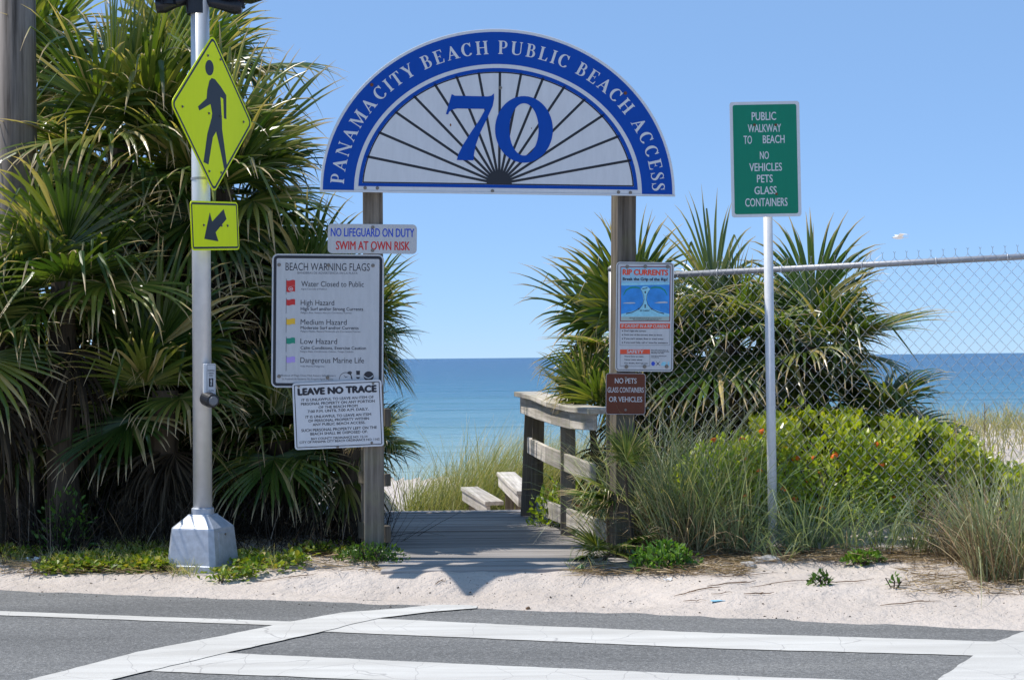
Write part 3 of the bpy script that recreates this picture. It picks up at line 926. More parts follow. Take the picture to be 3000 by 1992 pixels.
for sgn in (-1, 1):
    pts = [(342 + sgn * 50, 322), (342 + sgn * 90, 314), (342 + sgn * 140, 318), (342 + sgn * 180, 340), (342 + sgn * 205, 385)]
    b = MB()
    for pl in stroke([mp_(*q) for q in pts], [0.008, 0.010, 0.011, 0.009, 0.004]):
        b.poly(pl, E3 + .0003)
    b.build("side_current", M['teal'], e)
for sgn in (-1, 1):
    b = MB()
    pts = [(342 + sgn * 178, 558), (342 + sgn * 120, 545), (342 + sgn * 55, 512), (342 + sgn * 22, 470), (342 + sgn * 10, 425), (342 + sgn * 16, 385), (342 + sgn * 38, 340)]
    for i, pl in enumerate(stroke([mp_(*q) for q in pts], [0.007, 0.005, 0.0045, 0.003, 0.0025, 0.0022, 0.002])):
        b.poly(pl, E3 + .0006 + i * 2e-5)
    b.poly([mp_(342 + sgn * 46, 506), mp_(342 + sgn * 62, 524), mp_(342 + sgn * 68, 508)], E3 + .0009)
    b.build("current_arrow", M['ink'], e)
b = MB()
for (yy0, yy1) in ((470, 506), (348, 372)):
    b.poly([mp_(336, yy1), mp_(346, yy1), mp_(346, yy0 + 10), mp_(351, yy0 + 10), mp_(341, yy0), mp_(331, yy0 + 10), mp_(336, yy0 + 10)], E3 + .0006)
b.poly([mp_(*q) for q in [(308, 327), (345, 320), (362, 314), (360, 324), (320, 332)]], E3 + .0006)
b.build("offshore_arrows", M['ink'], e); b = MB()
mp_.text(b, "RIP CURRENT", 296, 384, 524, 538, 0.02, E3 + .0006)
mp_.text(b, "Rip currents are powerful currents of water moving away from shore.", 196, 498, 595, 605, 0.01, E3)
mp_.text(b, "They can sweep even the strongest swimmer out to sea.", 226, 470, 608, 618, 0.01, E3)
b.build("caption", M['ink'], e)
b = MB()
for pts in ([(130, 463), (150, 456), (200, 453), (245, 455), (250, 463), (200, 466)], [(425, 460), (470, 450), (520, 446), (550, 450), (552, 460), (480, 462)]):
    b = MB(); b.poly([mp_(*q) for q in pts], E3 + .0002); b.build("wave_crest", M['cream'], e)
rect(107, 577, 650, 696, 'orange_red', E1, "red_band")
b = MB(); mp_.text(b, "IF CAUGHT IN A RIP CURRENT", 122, 560, 660, 688, 0.02, E2); mp_.text(b, "SAFETY", 174, 328, 896, 924, 0.025, E2); b.build("band_lettering", M['cream'], e)
rect(110, 391, 889, 931, 'orange_red', E1, "red_band")
b = MB()
for q in ([(107, 696), (577, 696), (577, 852), (107, 852)], [(110, 931), (391, 931), (391, 1044), (110, 1044)]):
    o_ = [mp_(*v) for v in q]
    cx_, cy_ = sum(v[0] for v in o_) / 4, sum(v[1] for v in o_) / 4
    i_ = [(v[0] - math.copysign(.0016, v[0] - cx_), v[1] - math.copysign(.0016, v[1] - cy_)) for v in o_]
    b = MB(); b.ring(o_, i_, E1); b.build("box_outline", M['ink'], e)
for s, x0, x1, y0, y1 in [("Don't fight the current", 148, 353, 710, 725), ("Swim out of the current, then to shore", 148, 503, 747, 761), ("If you can't escape, float or tread water", 148, 517, 783, 797), ("If you need help, call or wave for assistance", 148, 557, 819, 833),
                          ("Know how to swim", 153, 328, 946, 960), ("Never swim alone", 153, 317, 977, 990), ("If in doubt, don't go out", 153, 369, 1009, 1022)]:
    b = MB(); mp_.text(b, s, x0, x1, y0, y1, 0.014, E1); b.build("lettering", M['ink'], e)
for y0 in (718, 754, 790, 826):
    b = MB(); b.poly([mp_(*q) for q in ell(131, y0, 6, 6, n=8)], E1); b.build("bullet_dot", M['ink'], e)
b = MB()
for i, s in enumerate(["More information about rip", "currents can be found at the", "following web sites:", "", "www.ripcurrents.noaa.gov", "www.usla.org"]):
    if s: mp_.text(b, s, 401, 401 + 6.4 * len(s) * 0.95, 891 + i * 13.2, 901 + i * 13.2, 0.012, E1)
b.build("small_lettering", M['ink'], e)
b = MB(); b.poly([mp_(*q) for q in ell(421, 1021, 18, 20, n=18)], E1); b.build("round_emblem", M['royal'], e)
b = MB()
for sgn in (-1, 1):
    for pl in stroke([mp_(466 - sgn * 17, 1002), mp_(466 + sgn * 19, 1040)], [.003, .003]): b.poly(pl, E1 + .0001 * (sgn + 1))
b.poly([mp_(*q) for q in ell(466, 1022, 8, 10, n=10)], E1 + .0004)
b.build("crossed_emblem", M['grey_ink'], e)
b = MB(); b.poly([mp_(*q) for q in [(495, 1040), (498, 1018), (515, 1003), (540, 1006), (550, 1020), (535, 1024), (545, 1040)]], E1); b.poly([mp_(*q) for q in [(558, 1003), (574, 1003), (574, 1040), (558, 1040)]], E1); b.build("wave_emblem", M['rip_light'], e)
bolts(e, [mp_(170, 124), mp_(340, 122), mp_(550, 124), mp_(170, 1048), mp_(341, 1047), mp_(548, 1047)], M['bolt'], 0.009, E2)
# brown sign
W_, H2 = 0.276, 0.286
e = plate("brown_no_pets_sign", D(1442.5, 908, RZ - 0.002), W_, H2, 0.02, R(2), R(-1.0), "small brown sign with white letters low on the right post", M['brown_sign'])
border(e, W_, H2, 0.02, 0.001, 0.0025, M['cream'])
b = MB()
for s, w2, yb in (("NO PETS", 0.15, 0.073), ("GLASS CONTAINERS", 0.25, 0.01), ("OR VEHICLES", 0.23, -0.055)):
    b = MB(); put_text(b, s, 0, yb, w2, 0.035, 0.01, E1); b.build("lettering", M['cream'], e)
bolts(e, [(0, 0.11), (0, -0.11)], M['bolt'], 0.006, E1)

# ------------------------------------------------------------------ green sign on its own post
GZ = 11.62
e = empty("walkway_sign", label="green rectangular public walkway sign with white letters on a slim grey pole", cat="sign")
e.matrix_world = frame_at(D(1765, 367.5, GZ), R(0), R(0.5))
W_, H2 = 0.476, 0.787
b = MB(); b.prism(rrect(-W_ / 2, W_ / 2, -H2 / 2, H2 / 2, 0.02), -0.003, 0); b.build("panel", M['white'], e)
b = MB(); b.poly(rrect(-W_ / 2 + .021, W_ / 2 - .021, -H2 / 2 + .021, H2 / 2 - .021, 0.014), E1); b.build("green_field", M['green_sign'], e)
mp_ = Map((217, 76), (540, 69), (225, 610), W_, H2)
b = MB()
for s, x0, x1, y0, y1 in (("PUBLIC", 320, 432, 122, 159), ("WALKWAY", 302, 455, 178, 214), ("TO", 282, 320, 232, 269), ("BEACH", 371, 471, 229, 265), ("NO", 357, 398, 304, 339), ("VEHICLES", 308, 458, 358, 394),
                          ("PETS", 343, 415, 412, 447), ("GLASS", 331, 433, 466, 501), ("CONTAINERS", 288, 483, 520, 557)):
    b = MB(); mp_.text(b, s, x0, x1, y0, y1, 0.010, E2); b.build("lettering", M['white'], e)
bolts(e, [mp_(332, 181), mp_(430, 181), mp_(432, 500)], M['rust'], 0.006, E2)
tp, bt = D(1767, 300, GZ + 0.045), D(1782, 1230, GZ + 0.045)
bt = bt + (bt - tp) * 0.35
inv = e.matrix_world.inverted()
b = MB(); b.tube([inv @ bt, inv @ tp], 0.032, 16); b.build("pole", M['pvc'], e, smooth=True)

# ------------------------------------------------------------------ crossing signal pole
TX = -2.123; TY = 11.6
pole = empty("signal_pole", (TX, TY, 0), "tall round grey metal crossing pole on a flared square cast base", "pole")
ptop, pbot = D(459.5, -260, TY), D(467.5, 1178, TY)
b = MB()
o0 = Vector((TX, TY, 0))
b.tube([pbot - o0, ptop - o0], [0.064, 0.062], 40)
b.build("shaft", M['alu'], pole, smooth=True)
zb0 = ground_z(TX, TY) - 0.06
prof = [(zb0, 0.194), (zb0 + 0.085, 0.191), (zb0 + 0.087, 0.186), (0.245, 0.164), (0.256, 0.161), (0.332, 0.083), (0.342, 0.077)]
b = MB()
yawb = R(-20)
cxb = (pbot - o0).x
def octo(h_, ch):
    q = []
    for (sx_, sy_) in ((1, 1), (-1, 1), (-1, -1), (1, -1)):
        a_, c_ = (h_, h_ - ch), (h_ - ch, h_)
        if sx_ * sy_ < 0: a_, c_ = c_, a_
        q += [(sx_ * a_[0], sy_ * a_[1]), (sx_ * c_[0], sy_ * c_[1])]
    return q
rings = []
for (z_, h_) in prof:
    r_ = [(cxb + x_ * math.cos(yawb) - y_ * math.sin(yawb), x_ * math.sin(yawb) + y_ * math.cos(yawb), z_) for x_, y_ in octo(h_, h_ * 0.17)]
    rings.append(r_)
vs = [v for r_ in rings for v in r_]
fs = [(i * 8 + k, i * 8 + (k + 1) % 8, (i + 1) * 8 + (k + 1) % 8, (i + 1) * 8 + k) for i in range(len(rings) - 1) for k in range(8)]
fs += [tuple(range((len(rings) - 1) * 8, len(rings) * 8))]
b.add(vs, fs)
base_o = bevel(b.build("base", M['cast'], pole), 0.008, 2)
b = MB(); b.tube([(cxb, 0, 0.34), (cxb, 0, 0.380)], 0.076, 28); b.tube([(cxb, 0, 0.380), (cxb, 0, 0.386)], [0.076, 0.067], 28); b.build("collar", M['cast'], pole, smooth=False)
# access door on the right-hand face of the base
dvec = Vector((math.cos(yawb), math.sin(yawb), 0)).cross(Vector((0, 0, 1)))   # -y face direction after yaw
fx = Vector((math.sin(R(90) - yawb + 0), 0, 0))
face_n = Vector((math.cos(yawb + R(-45)), math.sin(yawb + R(-45)), 0))
side_n = Vector((math.cos(yawb), math.sin(yawb), 0))
front_n = Vector((math.sin(yawb), -math.cos(yawb), 0))
def on_face(n_, t_, a_, z_, out=0.0):
    h_ = 0.190 + (0.164 - 0.190) * (z_ - zb0) / (0.245 - zb0)
    return Vector((cxb, 0, z_)) + n_ * (h_ + out) + t_ * a_
b = MB()
for n_, t_, w2, nm in ((side_n, -front_n, 0.09, "access_door"),):
    q = [on_face(n_, t_, -w2, 0.05, .0), on_face(n_, t_, w2, 0.05, .0), on_face(n_, t_, w2 * .92, 0.225, .0), on_face(n_, t_, -w2 * .92, 0.225, .0)]
    q2 = [v + n_ * 0.004 for v in q]
    b.add(q + q2, [(4, 5, 6, 7), (0, 1, 5, 4), (1, 2, 6, 5), (2, 3, 7, 6), (3, 0, 4, 7)])
    bevel(b.build(nm, M['cast'], base_o), 0.002)
b = MB()
q = on_face(side_n, -front_n, 0.0, 0.21, 0.004)
b.tube([q, q + side_n * 0.006], 0.008, 8); b.build("door_screw", M['bolt'], base_o)
for dyy in (185, 413):
    b = MB(); cz = D(463, dyy, TY).z; cxx = D(463, dyy, TY).x - TX
    b.tube([(cxx, 0, cz - 0.008), (cxx, 0, cz + 0.008)], 0.067, 28); b.build("band_clamp", M['galv'], pole)
# diamond sign
S30 = 0.762
DI = empty("pedestrian_sign", label="yellow-green diamond sign with a black walking figure on the metal pole", cat="sign")
dg = S30 * math.sqrt(2) / 2
DI.matrix_world = frame_at(D(492, 263, TY - 0.11), R(69.5), R(0), 0)
sq = rrect(-S30 / 2, S30 / 2, -S30 / 2, S30 / 2, 0.05)
def r45(pts):
    c_ = math.sqrt(.5)
    return [((x_ - y_) * c_, (x_ + y_) * c_) for x_, y_ in pts]
b = MB(); b.prism(r45(sq), -0.003, 0); b.build("panel", M['fluo'], DI)
b = MB(); b.ring(r45(rrect(-S30 / 2 + .012, S30 / 2 - .012, -S30 / 2 + .012, S30 / 2 - .012, 0.04)), r45(rrect(-S30 / 2 + .028, S30 / 2 - .028, -S30 / 2 + .028, S30 / 2 - .028, 0.028)), E1); b.build("border", M['black'], DI)
cD, eu, ev = (447, 653), (235, 45), (-2.5, -462)
det = eu[0] * ev[1] - eu[1] * ev[0]
def dm(x_, y_):
    dx, dy = x_ - cD[0], y_ - cD[1]
    return ((dx * ev[1] - dy * ev[0]) / det * dg, (eu[0] * dy - eu[1] * dx) / det * dg)
b = MB(); b.poly([dm(*q) for q in ell(425, 389, 24, 45, n=24)], E1)
b.poly([dm(*q) for q in [(437, 447), (456, 452), (490, 492), (522, 540), (522, 680), (508, 676), (504, 562), (488, 552), (496, 690), (497, 740), (525, 952), (508, 973), (488, 870), (462, 755), (443, 790), (418, 947), (390, 933), (412, 770), (437, 675), (440, 650), (430, 598), (367, 640), (360, 617), (408, 568), (412, 520), (424, 465)]], E1)
b.build("walking_figure", M['black'], DI)
bolts(DI, [dm(*q) for q in [(415, 320), (487, 334), (274, 624), (420, 652), (488, 665), (623, 690), (421, 985), (490, 993)]], M['bolt'], 0.006, E2)
b = MB()
for zz in (0.18, -0.26):
    b.box(-0.05, 0.03, zz - 0.012, zz + 0.012, -0.06, -0.004)
b.build("bracket", M['galv'], DI)
# arrow plate
AR = empty("arrow_sign", label="small yellow-green plate with a black arrow pointing down left, under the diamond sign", cat="sign")
W_, H2 = 0.60, 0.328
AR.matrix_world = frame_at(D(496.5, 521, TY - 0.11), R(68), R(3.6))
b = MB(); b.prism(rrect(-W_ / 2, W_ / 2, -H2 / 2, H2 / 2, 0.03), -0.003, 0); b.build("panel", M['fluo'], AR)
border(AR, W_, H2, 0.03, 0.011, 0.013, M['black'])
mp_ = Map((315, 1158), (593, 1166), (317, 1432), W_, H2)
b = MB(); b.poly([mp_(*q) for q in [(507, 1205), (522, 1262), (455, 1335), (470, 1387), (388, 1370), (425, 1222), (437, 1275)]], E1); b.build("arrow", M['black'], AR)
bolts(AR, [mp_(*q) for q in [(387, 1294), (490, 1298), (526, 1300)]], M['bolt'], 0.006, E1)
b = MB(); b.box(-0.05, 0.03, -0.015, 0.015, -0.05, -0.004); b.build("bracket", M['galv'], AR)
# push button
PB = empty("crossing_button", label="crossing push button unit with small white instruction plate on the metal pole", cat="push button")
PB.matrix_world = frame_at(D(486, 875, TY - 0.085), R(22), R(-0.5))
s = MB(); s.box(-0.047, 0.030, -0.118, 0.108, -0.045, -0.006); bevel(s.build("housing", M['alu'], PB), 0.008)
s = MB(); s.prism(rrect(-0.030, 0.034, -0.105, 0.108, 0.010), -0.006, 0.0); s.build("plate", M['cream'], PB)
b = MB()
b.ring(rrect(-0.026, 0.030, -0.098, 0.101, 0.008), rrect(-0.0245, 0.0285, -0.0965, 0.0995, 0.007), E1)
b.box(-0.013, 0.017, -0.049, 0.010, 0.0001, E1)
for s, yb, w2 in (("CROSSWALK", 0.056, 0.046), ("WARNING", 0.038, 0.036), ("DEVICE", 0.021, 0.028), ("CAUTION", -0.08, 0.036)):
    put_text(b, s, 0.002, yb, w2, 0.010, 0.01, E1)
b.build("plate_lettering", M['ink'], PB)
b = MB()
mpf = lambda x_, y_: (0.002 + (x_ - 447) / 165 * 0.011, -0.020 + (700 - y_) / 300 * 0.026)
b.poly([mpf(*q) for q in ell(425, 389, 40, 45, n=12)], E2)
b.poly([mpf(*q) for q in [(430, 447), (470, 452), (540, 540), (540, 680), (500, 676), (490, 690), (535, 952), (490, 973), (460, 755), (418, 947), (370, 933), (420, 675), (410, 600), (350, 640), (340, 617), (400, 520)]], E2)
b.build("plate_figure", M['cream'], PB)
s = MB(); s.tube([(-0.02, -0.125, -0.045), (-0.002, -0.14, 0.02), (0.005, -0.142, 0.055)], [0.052, 0.05, 0.044], 24); bevel(s.build("button_body", M['plastic'], PB, smooth=False), 0.004)
s = MB(); s.tube([(0.005, -0.142, 0.053), (0.007, -0.142, 0.064)], [0.034, 0.028], 24); s.build("button", M['lens_glass'], PB, smooth=False)
# beacons at the top
def beacon(name, c, yaw, label):
    e_ = empty(name, label=label, cat="beacon", group="flashing beacons on the crossing pole")
    e_.matrix_world = frame_at(c, yaw, 0)
    b_ = MB(); b_.prism(rrect(-0.16, 0.16, -0.17, 0.17, 0.03), -0.16, 0.0); bevel(b_.build("housing", M['plastic'], e_), 0.015)
    b_ = MB()
    for k in range(5):
        r_ = 0.135 * math.cos(R(k * 18)); zz = 0.045 * math.sin(R(k * 18))
        b_.add([(x_, y_, zz) for x_, y_ in ell(0, 0, max(r_, 0.001), max(r_, 0.001), n=28)], [])
    b_.f = [(k * 28 + i, k * 28 + (i + 1) % 28, (k + 1) * 28 + (i + 1) % 28, (k + 1) * 28 + i) for k in range(4) for i in range(28)] + [tuple(range(4 * 28, 5 * 28))]
    b_.build("lens", M['amber'], e_, smooth=True)
    b_ = MB()
    o_ = ell(0, 0, 0.152, 0.152, -55, 235, 36, True); i_ = ell(0, 0, 0.146, 0.146, -55, 235, 36, True)
    n = len(o_)
    lens_z = lambda k: 0.03 + 0.22 * (0.25 + 0.75 * math.sin(math.pi * k / (n - 1)))
    vs = [(q[0], q[1], 0) for q in o_] + [(q[0], q[1], lens_z(k)) for k, q in enumerate(o_)] + [(q[0], q[1], lens_z(k)) for k, q in enumerate(i_)] + [(q[0], q[1], 0) for q in i_]
    fs = []
    for k in range(n - 1):
        for j in range(3):
            fs.append((j * n + k, j * n + k + 1, (j + 1) * n + k + 1, (j + 1) * n + k))
    b_.add(vs, fs); b_.build("visor", M['plastic'], e_, smooth=False)
    b_ = MB(); b_.tube([(-0.02, -0.17, -0.08), (-0.02, -0.225, -0.08)], [0.05, 0.062], 18); b_.build("mount", M['plastic'], e_)
    return e_
zb = D(540, 18, TY).z + 0.06
bc = beacon("flashing_beacon", Vector((TX + 0.33, TY - 0.02, D(540, 10, TY).z + 0.205)), R(40), "black flashing beacon with amber lens on the right side of the pole top")
bc2 = beacon("flashing_beacon", Vector((TX - 0.25, TY + 0.04, D(420, 12, TY).z + 0.22)), R(212), "black flashing beacon seen from behind on the left side of the pole top")
for e_, sx_ in ((bc, 1), (bc2, -1)):
    inv = e_.matrix_world.inverted()
    b_ = MB()
    zc = e_.matrix_world.translation.z - 0.20
    xp = TX + sx_ * 0.055
    xe = e_.matrix_world.translation.x - (0.08 if sx_ > 0 else -0.03)
    b_.tube([inv @ Vector((xp, TY, zc + 0.02)), inv @ Vector((xp + sx_ * 0.09, TY, zc)), inv @ Vector((xe, TY, zc - 0.02)), inv @ Vector((xe + sx_ * 0.055, TY, zc - 0.025))], [0.035, 0.038, 0.055, 0.05], 18)
    b_.build("arm", M['plastic'], e_, smooth=True)
    b_ = MB()
    b_.tube([inv @ Vector((TX + sx_ * 0.003, TY, zc - 0.075)), inv @ Vector((TX + sx_ * 0.003, TY, zc + 0.1))], 0.072, 20); b_.build("clamp", M['plastic'], e_, smooth=False)

# ------------------------------------------------------------------ utility pole (far left)
UP = empty("utility_pole", (D(44, 500, 12.95).x, 12.95, -0.1), "thick weathered wooden utility pole among the palms at the far left", "pole")
b = MB(); b.tube([(0, 0, 0), (0, 0, 3), (0.0, 0, 9)], [0.143, 0.137, 0.12], 28); b.build("shaft", M['utility'], UP, smooth=True)
b = MB(); b.tube([(-0.15, -0.03, 0), (-0.15, -0.03, 3.6)], 0.022, 10); b.build("conduit", M['pvc'], UP, smooth=True)

# ------------------------------------------------------------------ boardwalk
BW = empty("boardwalk", (0, 11.2, 0), "weathered grey plank boardwalk leading through the gate to the beach", "boardwalk")
n = 30
pw, gap = 0.136, 0.0115
plk = MB(); plk.box(-0.5, 0.5, -pw / 2, pw / 2, -0.034, 0.0)
pm = plk.mesh("plank", M['plank'])
for i in range(n):
    yy = 11.24 + i * (pw + gap)
    xr = lerp_tab([(11.2, 0.86), (12.5, 0.80), (13.2, 0.5), (14.6, 0.36), (16, 0.34)], yy) + random.uniform(-.012, .012)
    xl = lerp_tab([(11.2, -0.86), (12.0, -0.98), (15, -1.16)], yy) + random.uniform(-.012, .012)
    o_ = link("plank", pm, BW)
    o_.location = ((xl + xr) / 2, yy - 11.2, random.uniform(-.006, .004))
    o_.scale = (xr - xl, 1, 1)
    o_.rotation_euler = (random.uniform(-.006, .006), 0, random.uniform(-.003, .003) + R(0.6))
    bv = o_.modifiers.new("bevel", 'BEVEL'); bv.width = 0.005; bv.segments = 1
for xj in (-0.8, -0.3, 0.28):
    b = MB(); b.box(xj - 0.02, xj + 0.02, 0.03, 4.4, -0.2, -0.036); b.build("joist", M['post'], BW)
b = MB(); b.box(-0.84, 0.8, 0.005, 0.03, -0.17, -0.036); b.build("fascia", M['post'], BW)

def plank_between(name, p0, p1, wd, th, parent, mat=None):
    """board from p0 to p1; wd across (sideways), th in height; p's at the centre of the section"""
    p0, p1 = Vector(p0), Vector(p1)
    d = p1 - p0; L = d.length
    b_ = MB(); b_.box(0, L, -wd / 2, wd / 2, -th / 2, th / 2)
    o_ = b_.build(name, mat or M['rail'], parent)
    xx = d.normalized(); yy = Vector((0, 0, 1)).cross(xx).normalized(); zz = xx.cross(yy)
    q = Matrix((xx, yy, zz)).transposed().to_4x4(); q.translation = p0
    o_.matrix_local = q
    bevel(o_, 0.006)
    return o_
# right railing: curves outwards as it comes towards the road
RR = empty("handrail", (0.4, 13.4, 0), "weathered timber handrail curving along the right side of the boardwalk", "railing")
rb = Vector((0.4, 13.4, 0))
TOPS = [(D(1214, 908, 14.9)), (D(1252, 916, 14.2)), (D(1290, 932, 13.5)), (D(1335, 942, 12.85)), (D(1388, 948, 12.35))]
for a_, c_ in zip(TOPS, TOPS[1:]):
    ext = (c_ - a_).normalized() * 0.012
    plank_between("cap_board", a_ - rb - ext, c_ - rb + ext, 0.22, 0.042, RR)
FR = [(D(1218, 932, 14.9)), (D(1254, 945, 14.2)), (D(1291, 956, 13.5)), (D(1335, 966, 12.85)), (D(1390, 968, 12.35))]
for a_, c_ in zip(FR, FR[1:]):
    plank_between("face_board", a_ - rb + Vector((-.055, 0, 0)), c_ - rb + Vector((-.055, 0, 0)), 0.036, 0.15, RR)
MID = [D(1220, 1026, 14.9), D(1262, 1048, 14.0), D(1305, 1066, 13.2), D(1370, 1092, 12.5)]
for a_, c_ in zip(MID, MID[1:]):
    plank_between("middle_rail", a_ - rb, c_ - rb, 0.036, 0.138, RR)
BOT = [D(1232, 1155, 14.9), D(1266, 1175, 14.0), D(1310, 1192, 13.2), D(1380, 1218, 12.5), D(1430, 1235, 12.2)]
for a_, c_ in zip(BOT, BOT[1:]):
    plank_between("bottom_rail", a_ - rb, c_ - rb, 0.036, 0.138, RR)
def rpost(dx, dy0, dy1, Z, wx, parent, off, lean=0.0):
    t_ = D(dx + lean, dy0, Z); b_ = D(dx, dy1, Z); b_.z = min(b_.z, -0.1)
    o_ = timber("post", b_ - off, t_ - off, wx, 0.1, M['post'], parent)
    return o_
rpost(1213, 935, 1165, 15.0, 0.11, RR, rb, 12)
rpost(1236, 945, 1165, 14.7, 0.10, RR, rb, 6)
rpost(1309, 960, 1190, 13.25, 0.115, RR, rb, 0)
rpost(1412, 950, 1240, 12.3, 0.09, RR, rb, 0)
# stair rails beyond the deck
for (q0, q1, Z0, Z3, lab) in (((1166, 1092), (1214, 1136), 17.6, 16.0, "short sloping stair handrail next to the far deck post"), ((1082, 1126), (1140, 1160), 18.4, 16.9, "lowest stair handrail end poking up by the dune grass")):
    a_, c_ = D(*q0, Z0), D(*q1, Z3)
    e_ = empty("stair_handrail", c_, lab, "railing")
    plank_between("cap_board", a_ - c_, Vector((0, 0, 0)), 0.19, 0.04, e_)
    plank_between("face_board", a_ - c_ + Vector((-.06, 0, -.075)), Vector((-.06, 0, -.075)), 0.036, 0.11, e_)
    for f_ in (0.08, 0.6):
        q = a_.lerp(c_, f_) - c_
        g_ = ground_z(q.x + c_.x, q.y + c_.y) - 0.1 - c_.z
        timber("post", (q.x + .02, q.y, g_), (q.x + .02, q.y, q.z - 0.022), 0.09, 0.09, M['post'], e_)
# left railing: only its ends show beside the left post
LR = empty("handrail", (-1.0, 12.1, 0), "dark handrail ends just behind the left arch post", "railing")
lb = Vector((-1.0, 12.1, 0))
for (dy0, dy1, nm) in ((942, 984, "top_rail"), (1092, 1121, "middle_rail"), (1212, 1250, "bottom_rail")):
    a_ = D(895, (dy0 + dy1) / 2, 12.05)
    hgt = (D(895, dy0, 12.05) - D(895, dy1, 12.05)).z
    c_ = a_ + Vector((-0.22, 0.32, 0))
    plank_between(nm, a_ - lb, c_ - lb, 0.05, hgt, LR, M['post'])
timber("post", Vector((-1.06, 12.42, -.1)) - lb, Vector((-1.06, 12.42, 1.0)) - lb, 0.09, 0.09, M['post'], LR)

# ------------------------------------------------------------------ chain link fence
FA = math.atan(-0.268)
fo = Vector((0.73, 12.24, 0))
fd = Vector((math.cos(FA), math.sin(FA), 0)); fn = Vector((-fd.y, fd.x, 0))
FE = empty("chain_link_fence", fo, "galvanised chain link fence with top rail running right from the gate", "fence")
FE.rotation_euler = (0, 0, FA)
HZ = [1.945, 2.02]
FLN = 4.6
slope = (2.03 - 1.945) / 2.9
b = MB(); b.tube([(0.02, 0, 1.945), (FLN, 0, 1.945 + slope * FLN)], 0.0215, 14); b.build("top_rail", M['galv'], FE, smooth=True)
for xx in (0.0, 3.95):
    b = MB(); b.tube([(xx, 0.0, -0.1), (xx, 0, 2.0)], 0.034, 14); b.tube([(xx, 0, 2.0), (xx, 0, 2.02), (xx, 0, 2.045)], [0.039, 0.036, 0.006], 14); b.build("fence_post", M['galv'], FE, smooth=True)
hp, vp = 0.0405, 0.0455
M['wire'] = plain('bright fence wire', (0.36, 0.37, 0.39), 0.45, 0.5, 0.3)
rows = int((1.99 - 0.12) / vp)
for ph in (0, 1):
    b = MB()
    pts = []
    for k in range(rows + 1):
        xk = hp * ((k + ph) % 2)
        yk = 0.0032 * (1 if (k + ph) % 2 else -1)
        z_ = -k * vp
        pts.append((xk + (0.0035 if xk == 0 else -0.0035), yk, z_ + 0.005)); pts.append((xk + (0.0035 if xk == 0 else -0.0035), -yk, z_ - 0.005))
    if (ph % 2) == 1:
        x0_ = hp
        tip = [(x0_ + 0.008, 0, 0.042), (x0_, 0, 0.03), (x0_, 0, 0.006)]
    else:
        tip = [(-0.008, 0, 0.042), (0, 0, 0.03), (0, 0, 0.006)]
    b.tube(tip + pts[1:], 0.0015, 5, cap=False)
    me_ = b.mesh("wire", M['wire'], smooth=True)
    if ph == 0: me_a = me_
    else: me_b = me_
ncol = int(FLN / hp)
for i in range(ncol):
    me_ = me_a if i % 2 == 0 else me_b
    o_ = link("wire", me_, FE)
    xx = 0.03 + i * hp
    o_.location = (xx, -0.028, 1.945 + slope * xx + 0.038)
tie = MB()
tie.tube([(0, -0.03, -0.03), (0, -0.026, 0.018), (0, 0, 0.027), (0, 0.025, 0.0), (0, 0, -0.026), (0.02, -0.03, -0.04)], 0.0026, 5)
tm = tie.mesh("tie_wire", M['alu'], smooth=True)
for xx in (0.75, 1.2, 1.75, 2.25, 2.72, 3.2):
    o_ = link("tie_wire", tm, FE); o_.location = (xx, 0, 1.945 + slope * xx)

